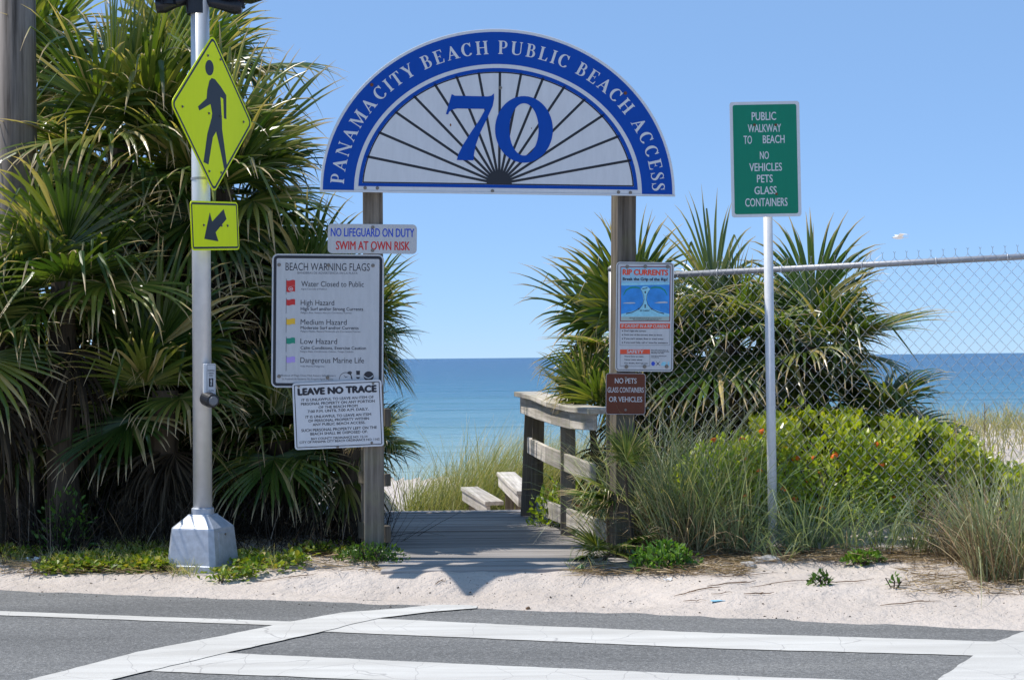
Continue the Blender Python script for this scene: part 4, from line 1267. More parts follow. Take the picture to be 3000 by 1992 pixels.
# ------------------------------------------------------------------ palms
G = Vector((0, 0, -1))
def frond_mesh(elev, seed, dead=False, nseg=34, blade=1.12, pet=0.40, fan=114, wide=0.052):
    rnd = random.Random(seed)
    b_ = MB()
    # stalk
    d = Vector((math.cos(elev), 0, math.sin(elev)))
    p_ = Vector((0, 0, 0)); pts = [p_.copy()]
    for k in range(5):
        d = (d + G * (0.035 if not dead else 0.12)).normalized()
        p_ = p_ + d * pet / 5
        pts.append(p_.copy())
    b_.tube(pts, [0.017, 0.014, 0.012, 0.010, 0.009, 0.007], 5, c=(0.1, 0.55 if not dead else 0.2, 0.5, 1))
    side = Vector((0, 1, 0))
    nrm = d.cross(side).normalized()
    if nrm.z < 0: nrm = -nrm
    rollv = rnd.uniform(-0.5, 0.5)
    q = Matrix.Rotation(rollv, 3, d)
    side, nrm = q @ side, q @ nrm
    hub = p_
    droop_f = rnd.uniform(0.6, 1.9)
    hue0 = rnd.uniform(0.2, 0.62)
    for i in range(nseg):
        f_ = (i + 0.5) / nseg * 2 - 1
        a = R(fan) * f_ + rnd.uniform(-0.02, 0.02)
        L = blade * (1 - 0.30 * abs(f_) ** 1.6) * rnd.uniform(0.9, 1.06)
        costa = 0.16 * max(0, math.cos(a)) ** 2
        dirv = (d * math.cos(a) + side * math.sin(a) + nrm * (0.20 - 0.10 * abs(f_) + rnd.uniform(-.03, .03))).normalized()
        if dead:
            dirv = (dirv + G * 0.5 + Vector((rnd.uniform(-.25, .25), rnd.uniform(-.25, .25), 0))).normalized()
        pt = hub + d * costa * 0.5 + nrm * 0.0
        nst = 9
        st = L / nst
        lat = nrm.cross(dirv).normalized()
        kink = rnd.random()
        kk = rnd.randint(4, 7) if kink < 0.22 else -1
        drp = (0.055 if not dead else 0.16) * droop_f * rnd.uniform(0.6, 1.5)
        hue = min(1, max(0, hue0 + rnd.uniform(-0.2, 0.28)))
        if rnd.random() < 0.04: hue = 0.97
        if dead: hue = rnd.random()
        cv, fs = [], []
        n0 = len(b_.v)
        dd = dirv.copy()
        sp_ = R(2 * fan) / nseg
        for k in range(nst + 1):
            t_ = k / nst
            r_ = L * t_
            wd = min(sp_ * (r_ + costa * .5) * 1.08 + 0.004, wide) * 0.5
            if t_ > 0.45: wd *= max(0.05, 1 - ((t_ - 0.45) / 0.55) ** 1.4)
            if dead: wd *= 0.7
            nn = lat.cross(dd).normalized()
            fold = wd * (0.55 if t_ > 0.3 else 0.8)
            c_ = (t_, hue, 0.5, 1)
            b_.v += [tuple(pt - lat * wd + nn * fold * .5), tuple(pt - nn * fold * .5), tuple(pt + lat * wd + nn * fold * .5)]
            b_.c += [c_] * 3
            if k < nst:
                bend = drp * (t_ ** 1.5) * 3.2
                dd = (dd + G * bend + Vector((rnd.uniform(-.02, .02), rnd.uniform(-.02, .02), 0))).normalized()
                if k == kk:
                    dd = (dd + G * rnd.uniform(0.8, 2.0)).normalized()
                pt = pt + dd * st
        for k in range(nst):
            o_ = n0 + k * 3
            b_.f += [(o_, o_ + 1, o_ + 4, o_ + 3), (o_ + 1, o_ + 2, o_ + 5, o_ + 4)]
    return b_.mesh("frond", M['dead'] if dead else M['frond'], smooth=False, attr=True)
ELS = [78, 62, 46, 30, 14, -4, -24, -44]
FR_M = {el: [frond_mesh(R(el), 100 + i * 10 + j) for j in range(3)] for i, el in enumerate(ELS)}
DEAD_M = [frond_mesh(R(e_), 900 + i, dead=True, nseg=28, blade=1.0, wide=0.05) for i, e_ in enumerate((-25, -50, -65, -75))]
def palm(c, s_, nf, label, els=(-44, 80), dead=5, trunk=True, small=False, seed=0, az=None, group=None, trunk_r=0.11):
    rnd = random.Random(seed)
    gz = ground_z(c.x, c.y)
    e_ = empty("palm_tree" if not small else "palmetto", (c.x, c.y, gz - 0.03), label, "palm", group)
    h_ = c.z - gz + 0.03
    b_ = MB()
    pts, rad = [], []
    for k in range(8):
        f_ = k / 7
        pts.append((0.03 * math.sin(f_ * 3 + seed), 0.03 * math.cos(f_ * 2 + seed), h_ * f_)); rad.append(trunk_r * (1.15 - 0.35 * f_) * (1 + 0.12 * (k % 2)))
    b_.tube(pts, rad, 12)
    b_.build("trunk", M['trunk'], e_)
    src = FR_M
    keys = [k for k in src if els[0] <= k <= els[1]]
    for i in range(nf):
        f_ = (i + 0.5) / nf
        el = keys[min(len(keys) - 1, int(f_ ** 0.9 * len(keys)))] if keys[0] > keys[-1] else keys[int(f_ * len(keys))]
        me_ = rnd.choice(src[el])
        o_ = link("frond", me_, e_)
        a_ = i * 2.39996 + rnd.uniform(-.25, .25) + seed
        if az: a_ = rnd.uniform(*az)
        o_.rotation_euler = (rnd.uniform(-.08, .08), rnd.uniform(-.08, .08), a_)
        o_.location = (0, 0, h_ + rnd.uniform(-.12, .04) * s_)
        k = s_ * rnd.uniform(0.72, 1.08)
        o_.scale = (k, k, k)
    for i in range(dead):
        o_ = link("dead_frond", rnd.choice(DEAD_M), e_)
        o_.rotation_euler = (0, 0, i * 2.4 + rnd.uniform(-.4, .4))
        o_.location = (0, 0, h_ - 0.1 - rnd.uniform(0, 0.25) - (rnd.random() ** 1.5) * max(0, h_ - 1.0) * 0.8)
        k = s_ * rnd.uniform(0.8, 1.05)
        o_.scale = (k, k, k)
    return e_
LP = [
 (285, 330, 13.6, 0.98, 18, "tall palm with upright fan fronds left of the metal crossing pole", 6),
 (520, 440, 13.5, 0.84, 18, "palm whose fronds fan out right of the diamond sign", 8),
 (150, 650, 12.7, 0.78, 14, "sunlit palm with arching fronds in front of the utility pole", 6),
 (700, 730, 13.5, 0.76, 18, "palm behind the beach warning flags sign with fronds showing on its right", 8),
 (370, 900, 12.75, 0.80, 13, "low palm with drooping pale fronds just left of the metal pole", 8),
 (640, 1010, 13.1, 0.74, 14, "low dark palm between the metal pole and the leave no trace sign", 9),
 (20, 160, 15.2, 1.0, 18, "tall palm behind the utility pole at the left edge", 6),
 (290, 640, 14.8, 1.0, 20, "shaded palm in the middle of the left thicket, behind the sunlit palm", 14),
 (580, 700, 14.7, 0.92, 20, "shaded palm in the left thicket behind the arrow plate", 14),
 (60, 1000, 13.4, 0.85, 16, "dark low palm at the left edge under the utility pole", 12),
 (430, 190, 14.9, 0.88, 14, "tall palm behind the top of the crossing pole", 4),
 (800, 1030, 13.1, 0.50, 12, "small palm behind the left arch post by the leave no trace sign", 6),
 (240, 1010, 13.9, 0.85, 18, "dark low palm deep in the left thicket, under the sunlit palm", 12),
 (470, 1010, 13.9, 0.85, 18, "dark low palm behind the lower half of the metal pole", 12),
 (820, 760, 13.0, 0.48, 16, "small palm behind the left arch post at the flags sign's right edge", 3),
 (-20, 760, 12.5, 0.72, 12, "palm at the left edge hiding the foot of the utility pole", 8),
]
for i, (dx, dy, Z, s_, nf, lab, dd) in enumerate(LP):
    palm(D(dx, dy, Z), s_, nf, lab, dead=dd, seed=i + 1)
RP = [
 (1450, 790, 13.6, 0.74, 16, (-44, 80), "palm behind the right arch post, its fronds reaching left over the sea", 3),
 (1680, 780, 13.4, 0.76, 16, (-44, 80), "tallest palm behind the fence, left of the green sign's pole", 4),
 (1880, 800, 13.2, 0.72, 16, (-44, 80), "palm behind the fence right of the green sign's pole", 4),
 (2020, 960, 13.0, 0.62, 9, (-44, 50), "low dark palm behind the fence with fronds over the bright bush", 2),
 (1590, 900, 14.2, 0.72, 14, (-44, 60), "shaded palm behind the rip current sign", 5),
 (1790, 940, 14.2, 0.68, 14, (-44, 60), "shaded palm behind the fence at the green sign's pole", 5),
]
for i, (dx, dy, Z, s_, nf, els, lab, dd) in enumerate(RP):
    palm(D(dx, dy, Z), s_, nf, lab, els=els, dead=dd, seed=i + 31)
palm(D(1368, 955, 13.25), 0.42, 9, "young palmetto with upright fan behind the curved handrail", els=(46, 80), dead=0, small=True, seed=51, trunk_r=0.03)
palm(D(1452, 1085, 11.66), 0.27, 4, "small palmetto growing in front of the brown sign", els=(62, 80), dead=0, small=True, seed=52, trunk_r=0.01)
palm(D(1460, 1150, 12.0), 0.40, 4, "palmetto leaning left over the boardwalk beside the bottom rail", els=(-4, 30), dead=0, small=True, seed=58, trunk_r=0.01, az=(2.5, 3.6))
palm(D(1400, 1275, 11.62), 0.32, 6, "lowest palmetto at the right front corner of the boardwalk", els=(-4, 50), dead=0, small=True, seed=54, trunk_r=0.015)
palm(D(866, 1010, 12.3), 0.26, 7, "dark palmetto poking out right of the left arch post", els=(-4, 50), dead=0, small=True, seed=55, trunk_r=0.015)

# ------------------------------------------------------------------ grasses
def blade(mb, p0, az, h_, lean, wd, hue, rnd, segs=6, curl=1.0):
    d = Vector((math.cos(az) * math.sin(lean), math.sin(az) * math.sin(lean), math.cos(lean)))
    lat = Vector((-math.sin(az), math.cos(az), 0))
    a2 = rnd.uniform(-1, 1)
    lat = (lat * math.cos(a2) + d.cross(lat) * math.sin(a2)).normalized()
    p_ = Vector(p0)
    n0 = len(mb.v)
    st = h_ / segs
    kb = rnd.randint(2, segs) if (segs > 4 and rnd.random() < 0.14) else -1
    for k in range(segs + 1):
        t_ = k / segs
        if k == kb:
            d = (d + G * rnd.uniform(0.4, 1.3) + Vector((rnd.uniform(-.5, .5), rnd.uniform(-.5, .5), 0))).normalized()
        w_ = wd * 0.5 * (1 - t_ ** 2) + 0.0004
        mb.v.append(tuple(p_ - lat * w_)); mb.v.append(tuple(p_ + lat * w_))
        c_ = (t_, hue, 0.5, 1)
        mb.c += [c_, c_]
        d = (d + Vector((math.cos(az), math.sin(az), 0)) * 0.05 * curl + G * 0.16 * curl * t_ * t_ * 2).normalized()
        p_ = p_ + d * st
    for k in range(segs):
        o_ = n0 + k * 2
        mb.f.append((o_, o_ + 1, o_ + 3, o_ + 2))
def clump(name, cx, cy, r_, n_, h0, h1, mat, label, seed, hue=(0, 0.8), lean=(0.03, 0.5), wd=(0.004, 0.008), curl=1.0, dead=0.25, deadh=0.6, cat="grass", group=None, elong=(1, 1)):
    rnd = random.Random(seed)
    e_ = empty(name, (cx, cy, ground_z(cx, cy)), label, cat, group)
    b_, d_ = MB(), MB()
    for i in range(n_):
        a_ = rnd.uniform(0, 2 * math.pi); q = r_ * math.sqrt(rnd.random())
        x_, y_ = q * math.cos(a_) * elong[0], q * math.sin(a_) * elong[1]
        p_ = (x_, y_, ground_z(cx + x_, cy + y_) - ground_z(cx, cy) - 0.02)
        az = a_ + rnd.gauss(0, 1.3)
        if rnd.random() < dead:
            blade(d_, p_, az, rnd.uniform(h0, h1) * deadh, rnd.uniform(lean[0], lean[1] * 1.7), rnd.uniform(*wd), rnd.random(), rnd, 5, curl * 1.6)
        else:
            blade(b_, p_, az, rnd.uniform(h0, h1), rnd.uniform(*lean), rnd.uniform(*wd), rnd.uniform(*hue), rnd, 7, curl)
    struct(b_.build("blades", mat, e_, attr=True), "stuff")
    if d_.v: struct(d_.build("dry_blades", M['straw'], e_, attr=True), "stuff")
    return e_
def gxy(dx, dy):
    """ground position under a pixel of the 2361-wide view"""
    d = ray(dx * K, dy * K)
    y_ = 8.0
    while y_ < 60:
        p_ = CAM + d * (y_ / d.y)
        if p_.z <= ground_z(p_.x, p_.y): return p_
        y_ += 0.02
    return p_
p_ = gxy(1545, 1262)
clump("grass_clump", p_.x, p_.y + 0.05, 0.22, 640, 0.55, 1.3, M['greygrass'], "tall grey-green grass clump at the foot of the right arch post", 1, lean=(0.02, 0.6), dead=0.45, deadh=0.55, curl=1.25, hue=(0, 1.0))
p_ = gxy(1500, 1240)
clump("grass_clump", p_.x, p_.y + 0.35, 0.2, 380, 0.5, 1.25, M['greygrass'], "grass growing around the base of the right arch post", 2, dead=0.3)
p_ = gxy(1625, 1255)
clump("grass_clump", p_.x, p_.y + 0.12, 0.24, 460, 0.45, 1.15, M['greygrass'], "loose tall grass between the arch post and the green sign's pole", 3, dead=0.3, curl=1.2)
p_ = gxy(1468, 1268)
clump("grass_clump", p_.x, p_.y + 0.1, 0.2, 420, 0.5, 1.2, M['greygrass'], "tall tangled grass hiding the front of the right arch post's foot", 6, lean=(0.02, 0.6), dead=0.35, curl=1.3, hue=(0, 1.0))
p_ = gxy(1590, 1272)
clump("grass_clump", p_.x, p_.y + 0.05, 0.2, 420, 0.45, 1.05, M['greygrass'], "brown-based grass clump just right of the rounded dark green weed", 7, lean=(0.02, 0.6), dead=0.55, deadh=0.6, curl=1.3, hue=(0.1, 1.0))
p_ = gxy(1700, 1262)
clump("grass_clump", p_.x, p_.y + 0.1, 0.24, 380, 0.4, 0.95, M['greygrass'], "bushy grass clump at the left of the green sign's pole", 8, lean=(0.02, 0.6), dead=0.3, curl=1.3, hue=(0, 0.95))
p_ = gxy(2335, 1345)
clump("grass_clump", p_.x, p_.y + 0.1, 0.22, 650, 0.5, 1.0, M['greygrass'], "dense tall grass clump at the right edge of the photo", 4, lean=(0.0, 0.42), dead=0.5, deadh=0.8, curl=1.0, hue=(0.2, 1.0))
p_ = gxy(2290, 1310)
clump("grass_clump", p_.x, p_.y + 0.25, 0.32, 420, 0.35, 0.75, M['straw'], "straw-coloured dry grass left of the clump at the right edge", 5, dead=0.6, curl=1.5)
TUFTS = [(1740, 1275, 0.55, 60), (1850, 1270, 0.78, 95), (1885, 1265, 0.85, 80), (1960, 1262, 0.6, 60), (2040, 1262, 0.55, 55), (2120, 1268, 0.6, 70), (2200, 1285, 0.5, 80), (1690, 1270, 0.5, 60), (1800, 1290, 0.4, 40), (2240, 1260, 0.6, 80)]
for i, (dx, dy, h_, n_) in enumerate(TUFTS):
    p_ = gxy(dx, dy)
    clump("grass_tuft", p_.x, p_.y, 0.10, n_, h_ * 0.5, h_, M['greygrass'], "slender arching green grass tuft before the bright bush, " + ["left of the pole's foot", "first right of the pole's foot", "tallest of the row", "beside the tallest tuft", "in the middle of the row", "right of the middle of the row", "second from the right end", "leftmost of the row", "short one nearest the pole's foot", "at the right end of the row"][i], 20 + i, lean=(0.05, 0.75), dead=0.12, wd=(0.005, 0.010), curl=1.5, hue=(0, 0.75), group="grass tufts in front of the bush")
# dune grass masses
def grass_mass(name, pts_fn, n_, label_unused, seed, h=(0.6, 1.1), hue=(0.3, 0.95), wind=None, wd=(0.006, 0.011)):
    rnd = random.Random(seed)
    b_ = MB()
    for i in range(n_):
        x_, y_, k = pts_fn(rnd)
        az = rnd.uniform(0, 6.28) if wind is None else wind + rnd.gauss(0, 0.9)
        blade(b_, (x_, y_, ground_z(x_, y_) - 0.02), az, rnd.uniform(*h) * k, rnd.uniform(0.03, 0.5), rnd.uniform(*wd), rnd.uniform(*hue), rnd, 6, 1.2)
    return struct(b_.build(name, M['grass'], attr=True), "stuff")
def f1(r_):
    x_ = r_.uniform(-1.28, 0.75)
    return x_, r_.uniform(19.3, 22.0), 0.6 + 0.75 * sstep(-1.5, -0.6, x_) + 0.05
o_ = grass_mass("dune_grass", f1, 12000, "", 61, h=(0.7, 1.45), wind=0.0, wd=(0.006, 0.012), hue=(0.25, 0.9))
o_["label"] = "mass of sunlit dune grass beyond the end of the boardwalk"
def f2(r_):
    return r_.uniform(2.2, 6.5), r_.uniform(14.5, 20.0), 0.45 + 0.35 * r_.random()
o_ = grass_mass("dune_grass", f2, 3800, "", 62, h=(0.25, 0.6), hue=(0.6, 1.0))
o_["label"] = "brownish dune grass behind the fence at the right"
def f3(r_):
    return r_.uniform(0.7, 3.4), r_.uniform(12.2, 14.0), 0.9
o_ = grass_mass("undergrowth_grass", f3, 2600, "", 63, h=(0.3, 0.7), hue=(0.0, 0.7))
o_["label"] = "green undergrowth grass along the foot of the fence"
# tall seed stalks at the right
for i, (dx, dy0, dy1) in enumerate(((2199, 960, 1290), (2266, 930, 1300), (1893, 1095, 1265))):
    p_ = gxy(dx, dy1)
    t_ = D(dx + 4, dy0, p_.y)
    b_ = MB()
    L = (t_ - p_).length
    b_.tube([(0, 0, -0.02), ((t_.x - p_.x) * .5 + .01, 0, L * .5), (t_.x - p_.x, 0, L)], [0.0028, 0.0024, 0.0012], 5, c=(0.3, 0.75, 0.5, 1))
    rnd = random.Random(i)
    for k in range(14):
        z_ = L * (0.82 + 0.18 * k / 14)
        blade(b_, ((t_.x - p_.x) * z_ / L, 0, z_), rnd.uniform(0, 6.28), 0.05, 0.5, 0.006, 0.8, rnd, 2)
    o_ = b_.build("seed_stalk", M['straw'], attr=True); o_.location = p_
    tag(o_, ["thin dry seed stalk standing left of the grass at the right edge", "tallest dry seed stalk near the right edge", "dry seed stalk rising in front of the bright bush"][i], "stalk", "dry seed stalks")

# ------------------------------------------------------------------ leafy shrubs
def leaf(mb, p_, d, n_, L, W2, hue):
    lat = d.cross(n_)
    if lat.length < 1e-4: lat = Vector((1, 0, 0))
    lat.normalize(); nn = lat.cross(d)
    mid = p_ + d * L * 0.5
    c_ = (0.3, hue, 0.5, 1)
    mb.add([p_, mid - lat * W2 + nn * W2 * .35, p_ + d * L * .82 - lat * W2 * .55 + nn * W2 * .2, p_ + d * L, p_ + d * L * .82 + lat * W2 * .55 + nn * W2 * .2, mid + lat * W2 + nn * W2 * .35],
           [(0, 3, 2, 1), (0, 5, 4, 3)], c_)
def rdir(r_):
    z_ = r_.uniform(-1, 1); a_ = r_.uniform(0, 6.283); q = math.sqrt(1 - z_ * z_)
    return Vector((q * math.cos(a_), q * math.sin(a_), z_))
def shrub(name, base, sampler, n_, label, seed, L=(0.035, 0.06), hue=(0.1, 0.9), mat='bush', stems=40, flowers=0, cat="bush"):
    r_ = random.Random(seed)
    e_ = empty(name, base, label, cat)
    b_ = MB()
    P_ = []
    for i in range(n_):
        p_, out = sampler(r_)
        d = (out * 0.7 + rdir(r_) * 0.8 + Vector((0, 0, 0.35))).normalized()
        nn = (out * 0.7 + rdir(r_) * 0.6 + Vector((-0.35, -0.1, 0.8))).normalized()
        l_ = r_.uniform(*L)
        leaf(b_, p_, d, nn, l_, l_ * 0.26, r_.uniform(*hue))
        P_.append((p_, out))
    struct(b_.build("leaves", M[mat], e_, attr=True), "stuff")
    s2 = MB()
    for i in range(stems):
        q, _o = r_.choice(P_)
        q0 = Vector((q.x * 0.6, q.y * 0.6, ground_z(base[0] + q.x * .6, base[1] + q.y * .6) - base[2] - 0.02))
        m_ = q0.lerp(q, 0.5) + Vector((r_.uniform(-.05, .05), r_.uniform(-.05, .05), 0.04))
        s2.tube([q0, m_, q], [0.005, 0.004, 0.002], 4, c=(0.3, r_.random(), 0.5, 1))
    if stems: struct(s2.build("stems", M['brush'], e_, attr=True), "stuff")
    if flowers:
        pr = MB()
        for k in range(18):
            d = rdir(r_); d.z = abs(d.z)
            lat = d.cross(Vector((0, 0, 1)) if abs(d.z) < .9 else Vector((1, 0, 0))).normalized(); l2 = d.cross(lat)
            c0 = d * 0.016
            pr.add([c0 - lat * .006, c0 - l2 * .006, c0 + lat * .006, c0 + l2 * .006], [(0, 1, 2, 3)])
        fm = pr.mesh("flower", M['flower'])
        for p_, out in r_.sample([q for q in P_ if q[1].y < 0.1], flowers):
            o_ = link("flower", fm, e_); o_.location = p_ + out * 0.05 + Vector((0, -0.02, 0.015))
            k = r_.uniform(.9, 1.6); o_.scale = (k, k, k); o_.rotation_euler = (r_.uniform(-.4, .8), 0, r_.uniform(0, 6))
    return e_
# bright bush behind the fence: skyline profile over x
TOPP = [(1640, 1060), (1700, 1020), (1760, 985), (1830, 955), (1920, 960), (2000, 975), (2060, 972), (2140, 988), (2220, 1030), (2300, 1075), (2380, 1110)]
bz = 12.45
prof_x = [(D(dx, dy, bz).x, D(dx, dy, bz).z) for dx, dy in TOPP]
bc_ = Vector((2.25, bz, ground_z(2.25, bz)))
def bush_s(r_):
    while True:
        x_ = r_.uniform(prof_x[0][0], prof_x[-1][0])
        top_ = lerp_tab(prof_x, x_) + 0.12 * noise.noise((x_ * 3, 0, 0)) + 0.09 * noise.noise((x_ * 9, 3, 0))
        y_ = r_.uniform(-0.62, 0.75)
        dome = math.sqrt(max(0, 1 - (y_ / (0.66 if y_ < 0 else 0.8)) ** 2))
        gz = ground_z(x_, bz + y_)
        zt = gz + (top_ - gz) * (0.28 + 0.72 * dome)
        if r_.random() < 0.13:
            sx2 = round(x_ * 9) / 9; x_ = sx2 + r_.gauss(0, 0.02); zt += 0.16 * abs(noise.noise((sx2 * 7.3, 5, 1))) + 0.03
        z_ = gz + (zt - gz) * (1 - r_.random() ** 2.2 * 0.95)
        out = Vector((0.2 * r_.uniform(-1, 1), y_ * 1.1, 0.25 + 0.6 * dome)).normalized()
        if noise.noise((x_ * 4.5, y_ * 4.5, z_ * 5)) < -0.08: continue
        return Vector((x_, bz + y_, z_)) - bc_, out
shrub("bright_bush", bc_, bush_s, 8500, "sprawling bright yellow-green glossy bush under the chain link fence", 71, hue=(0.55, 1.0), stems=220, L=(0.05, 0.085))
# lantana on its left part
lc = Vector((1.62, 12.0, ground_z(1.62, 12.0)))
def lan_s(r_):
    d = rdir(r_); d.z = abs(d.z); k = r_.random() ** 0.35
    return Vector((d.x * 0.62 * k, d.y * 0.3 * k, d.z * 0.62 * k)), d
shrub("lantana", lc, lan_s, 3000, "darker leafy shrub with orange flowers around the green sign's pole", 72, hue=(0.4, 0.95), flowers=26, L=(0.03, 0.055))
lc = Vector((2.35, 11.98, ground_z(2.35, 11.98)))
shrub("lantana", lc, lan_s, 2600, "leafy shrub with a few orange flowers right of the green sign's pole", 73, hue=(0.4, 0.95), flowers=10, L=(0.03, 0.055))
p_ = D(1272, 1150, 14.05); lc = Vector((p_.x + 0.06, p_.y, -0.08))
def lan2(r_):
    d = rdir(r_); d.z = abs(d.z); k = r_.random() ** 0.4
    return Vector((d.x * 0.26 * k, d.y * 0.2 * k, 0.05 + d.z * 0.42 * k)), d
shrub("lantana", lc, lan2, 420, "small orange-flowered plant growing through the handrail", 74, hue=(0.1, 0.75), flowers=7, L=(0.035, 0.065), stems=24)
def low_s(rx, ry, rz):
    def f_(r_):
        d = rdir(r_); d.z = abs(d.z); k = r_.random() ** 0.4
        return Vector((d.x * rx * k, d.y * ry * k, d.z * rz * k)), d
    return f_
p_ = gxy(1535, 1318); shrub("low_shrub", Vector((p_.x, p_.y + .08, ground_z(p_.x, p_.y + .08))), low_s(0.24, 0.12, 0.17), 620, "rounded dark green weed at the edge of the sand right of the boardwalk", 75, mat='weed', hue=(0, 0.45), L=(0.03, 0.05), stems=20)
p_ = gxy(855, 1300); shrub("low_shrub", Vector((p_.x, p_.y + .05, ground_z(p_.x, p_.y + .05))), low_s(0.26, 0.12, 0.13), 560, "low dark green weed at the foot of the left arch post", 76, mat='weed', hue=(0, 0.4), L=(0.02, 0.04), stems=20)
p_ = gxy(1895, 1348); shrub("sand_plant", Vector((p_.x, p_.y, ground_z(p_.x, p_.y))), low_s(0.07, 0.05, 0.07), 70, "small green plant alone on the bare sand below the bush", 77, mat='weed', hue=(0, 0.4), L=(0.03, 0.05), stems=6, cat="plant")
p_ = gxy(2062, 1355); shrub("sand_plant", Vector((p_.x, p_.y, ground_z(p_.x, p_.y))), low_s(0.03, 0.03, 0.07), 16, "tiny upright green sprig on the bare sand, right of the small plant", 78, mat='weed', hue=(0, 0.5), L=(0.03, 0.045), stems=4, cat="plant")
p_ = gxy(1990, 1300); shrub("sand_plant", Vector((p_.x, p_.y, ground_z(p_.x, p_.y))), low_s(0.13, 0.06, 0.07), 130, "feathery green weed where the sand meets the grass, above the lone sand plant", 79, mat='weed', hue=(0.1, 0.6), L=(0.03, 0.06), stems=8, cat="plant")
p_ = gxy(512, 1345); shrub("sand_plant", Vector((p_.x, p_.y, ground_z(p_.x, p_.y))), low_s(0.05, 0.03, 0.08), 26, "bright green sprout on the sand in front of the pole base", 80, mat='weed', hue=(0.5, 0.9), L=(0.03, 0.05), stems=4, cat="plant")
p_ = gxy(285, 1190); shrub("low_shrub", Vector((p_.x, 12.3, ground_z(p_.x, 12.3))), low_s(0.25, 0.2, 0.5), 260, "sparse leafy shrub in the shade under the low palms at the left", 81, mat='weed', hue=(0, 0.35), L=(0.03, 0.06), stems=60)

# verge weeds and litter
def scatter_leaves(name, regions, mat, seed, label, L=(0.02, 0.045), hue=(0.3, 1.0), up_=0.06):
    r_ = random.Random(seed); b_ = MB()
    for (dx0, dx1, dy0, dy1, n_, ncl) in regions:
        for c_ in range(ncl):
            q = gxy(r_.uniform(dx0, dx1), r_.uniform(dy0, dy1))
            for k in range(n_ // ncl):
                x_, y_ = q.x + r_.gauss(0, 0.06), q.y + r_.gauss(0, 0.05)
                d = rdir(r_); d.z = abs(d.z) * .7
                l_ = r_.uniform(*L)
                leaf(b_, Vector((x_, y_, ground_z(x_, y_) + r_.uniform(0, up_))), d.normalized(), (rdir(r_) * .6 + Vector((0, 0, 1))).normalized(), l_, l_ * 0.38, r_.uniform(*hue))
    o_ = struct(b_.build(name, M[mat], attr=True), "stuff"); o_["label"] = label
scatter_leaves("verge_weeds", [(0, 60, 1275, 1300, 300, 9), (110, 390, 1292, 1322, 1900, 46), (270, 395, 1270, 1305, 600, 16), (545, 700, 1285, 1318, 620, 20), (480, 600, 1308, 1338, 240, 12), (690, 830, 1268, 1290, 420, 14)], 'weed', 91, "bright green creeping weeds along the sandy verge", L=(0.025, 0.055), hue=(0.4, 1.0))
def scatter_blades(name, regions, mat, seed, label, h=(0.06, 0.16), hue=(0, 1), flat=False, wd=(0.003, 0.006)):
    r_ = random.Random(seed); b_ = MB()
    for (dx0, dx1, dy0, dy1, n_) in regions:
        for i in range(n_):
            q = gxy(r_.uniform(dx0, dx1), r_.uniform(dy0, dy1))
            q.z = ground_z(q.x, q.y)
            if flat: blade(b_, (q.x, q.y, q.z + r_.uniform(0.004, 0.03)), r_.uniform(0, 6.28), r_.uniform(*h), r_.uniform(1.35, 1.6), r_.uniform(*wd), r_.random(), r_, 3, 0.15)
            else: blade(b_, (q.x, q.y, q.z - .01), r_.uniform(0, 6.28), r_.uniform(*h), r_.uniform(0.1, 0.8), r_.uniform(*wd), r_.uniform(*hue), r_, 4, 1.4)
    o_ = struct(b_.build(name, M[mat], attr=True), "stuff"); o_["label"] = label
scatter_blades("verge_grass", [(250, 400, 1262, 1318, 900), (100, 260, 1290, 1315, 260), (395, 450, 1310, 1330, 120), (545, 640, 1285, 1315, 160), (0, 60, 1280, 1305, 120), (1300, 1400, 1285, 1320, 90)], 'grass', 92, "short sunlit grass on the verge left of the pole base", hue=(0.3, 1.0))
scatter_blades("straw_litter", [(1330, 1720, 1262, 1330, 2300), (1700, 2250, 1272, 1300, 1500), (2080, 2361, 1300, 1375, 520), (0, 420, 1290, 1326, 900), (420, 900, 1268, 1318, 800), (300, 860, 1240, 1280, 700)], 'straw', 93, "dry straw and dead leaves littering the ground", h=(0.05, 0.22), flat=True)
# chips of bark, shell and pebble strewn over the sand
r_ = random.Random(97); b_ = MB()
for i in range(1300):
    q = gxy(r_.uniform(-20, 2390), r_.uniform(1305, 1432))
    sd_ = (q.y - edge_y(q.x))
    if sd_ < -0.12: continue
    k = r_.uniform(0.0015, 0.0045) * (2.2 if r_.random() < .06 else 1)
    a_ = r_.uniform(0, 6.28); cx_, sx_ = math.cos(a_) * k, math.sin(a_) * k
    z_ = max(ground_z(q.x, q.y), ROADZ + .001)
    h_ = r_.random()
    b_.add([(q.x - cx_ * 1.6, q.y - sx_ * 1.6, z_ - .001), (q.x + sx_, q.y - cx_, z_ - .001), (q.x + cx_ * 1.6, q.y + sx_ * 1.6, z_ - .001), (q.x - sx_, q.y + cx_, z_ - .001), (q.x, q.y, z_ + k * .8)],
           [(0, 1, 4), (1, 2, 4), (2, 3, 4), (3, 0, 4)], (0.2, h_, 0.5, 1))
o_ = struct(b_.build("sand_debris", M['brush'], attr=True), "stuff"); o_["label"] = "small dark chips and pebbles strewn over the sand"
# dark dry brush under the left palms
r_ = random.Random(95); b_ = MB()
for i in range(1700):
    x_ = r_.uniform(-4.4, -0.95); y_ = r_.uniform(12.0, 13.4)
    if x_ > -1.3 and y_ < 12.3: continue
    az, ln = r_.uniform(0, 6.28), r_.uniform(0.05, 1.3)
    blade(b_, (x_, y_, ground_z(x_, y_) - 0.02), az, r_.uniform(0.2, 0.9), ln, r_.uniform(0.003, 0.008), r_.random() ** 2.2, r_, 5, r_.uniform(-0.6, 1.2))
o_ = struct(b_.build("dry_brush", M['brush'], attr=True), "stuff"); o_["label"] = "tangle of dry dark stems in the shade under the left palms"

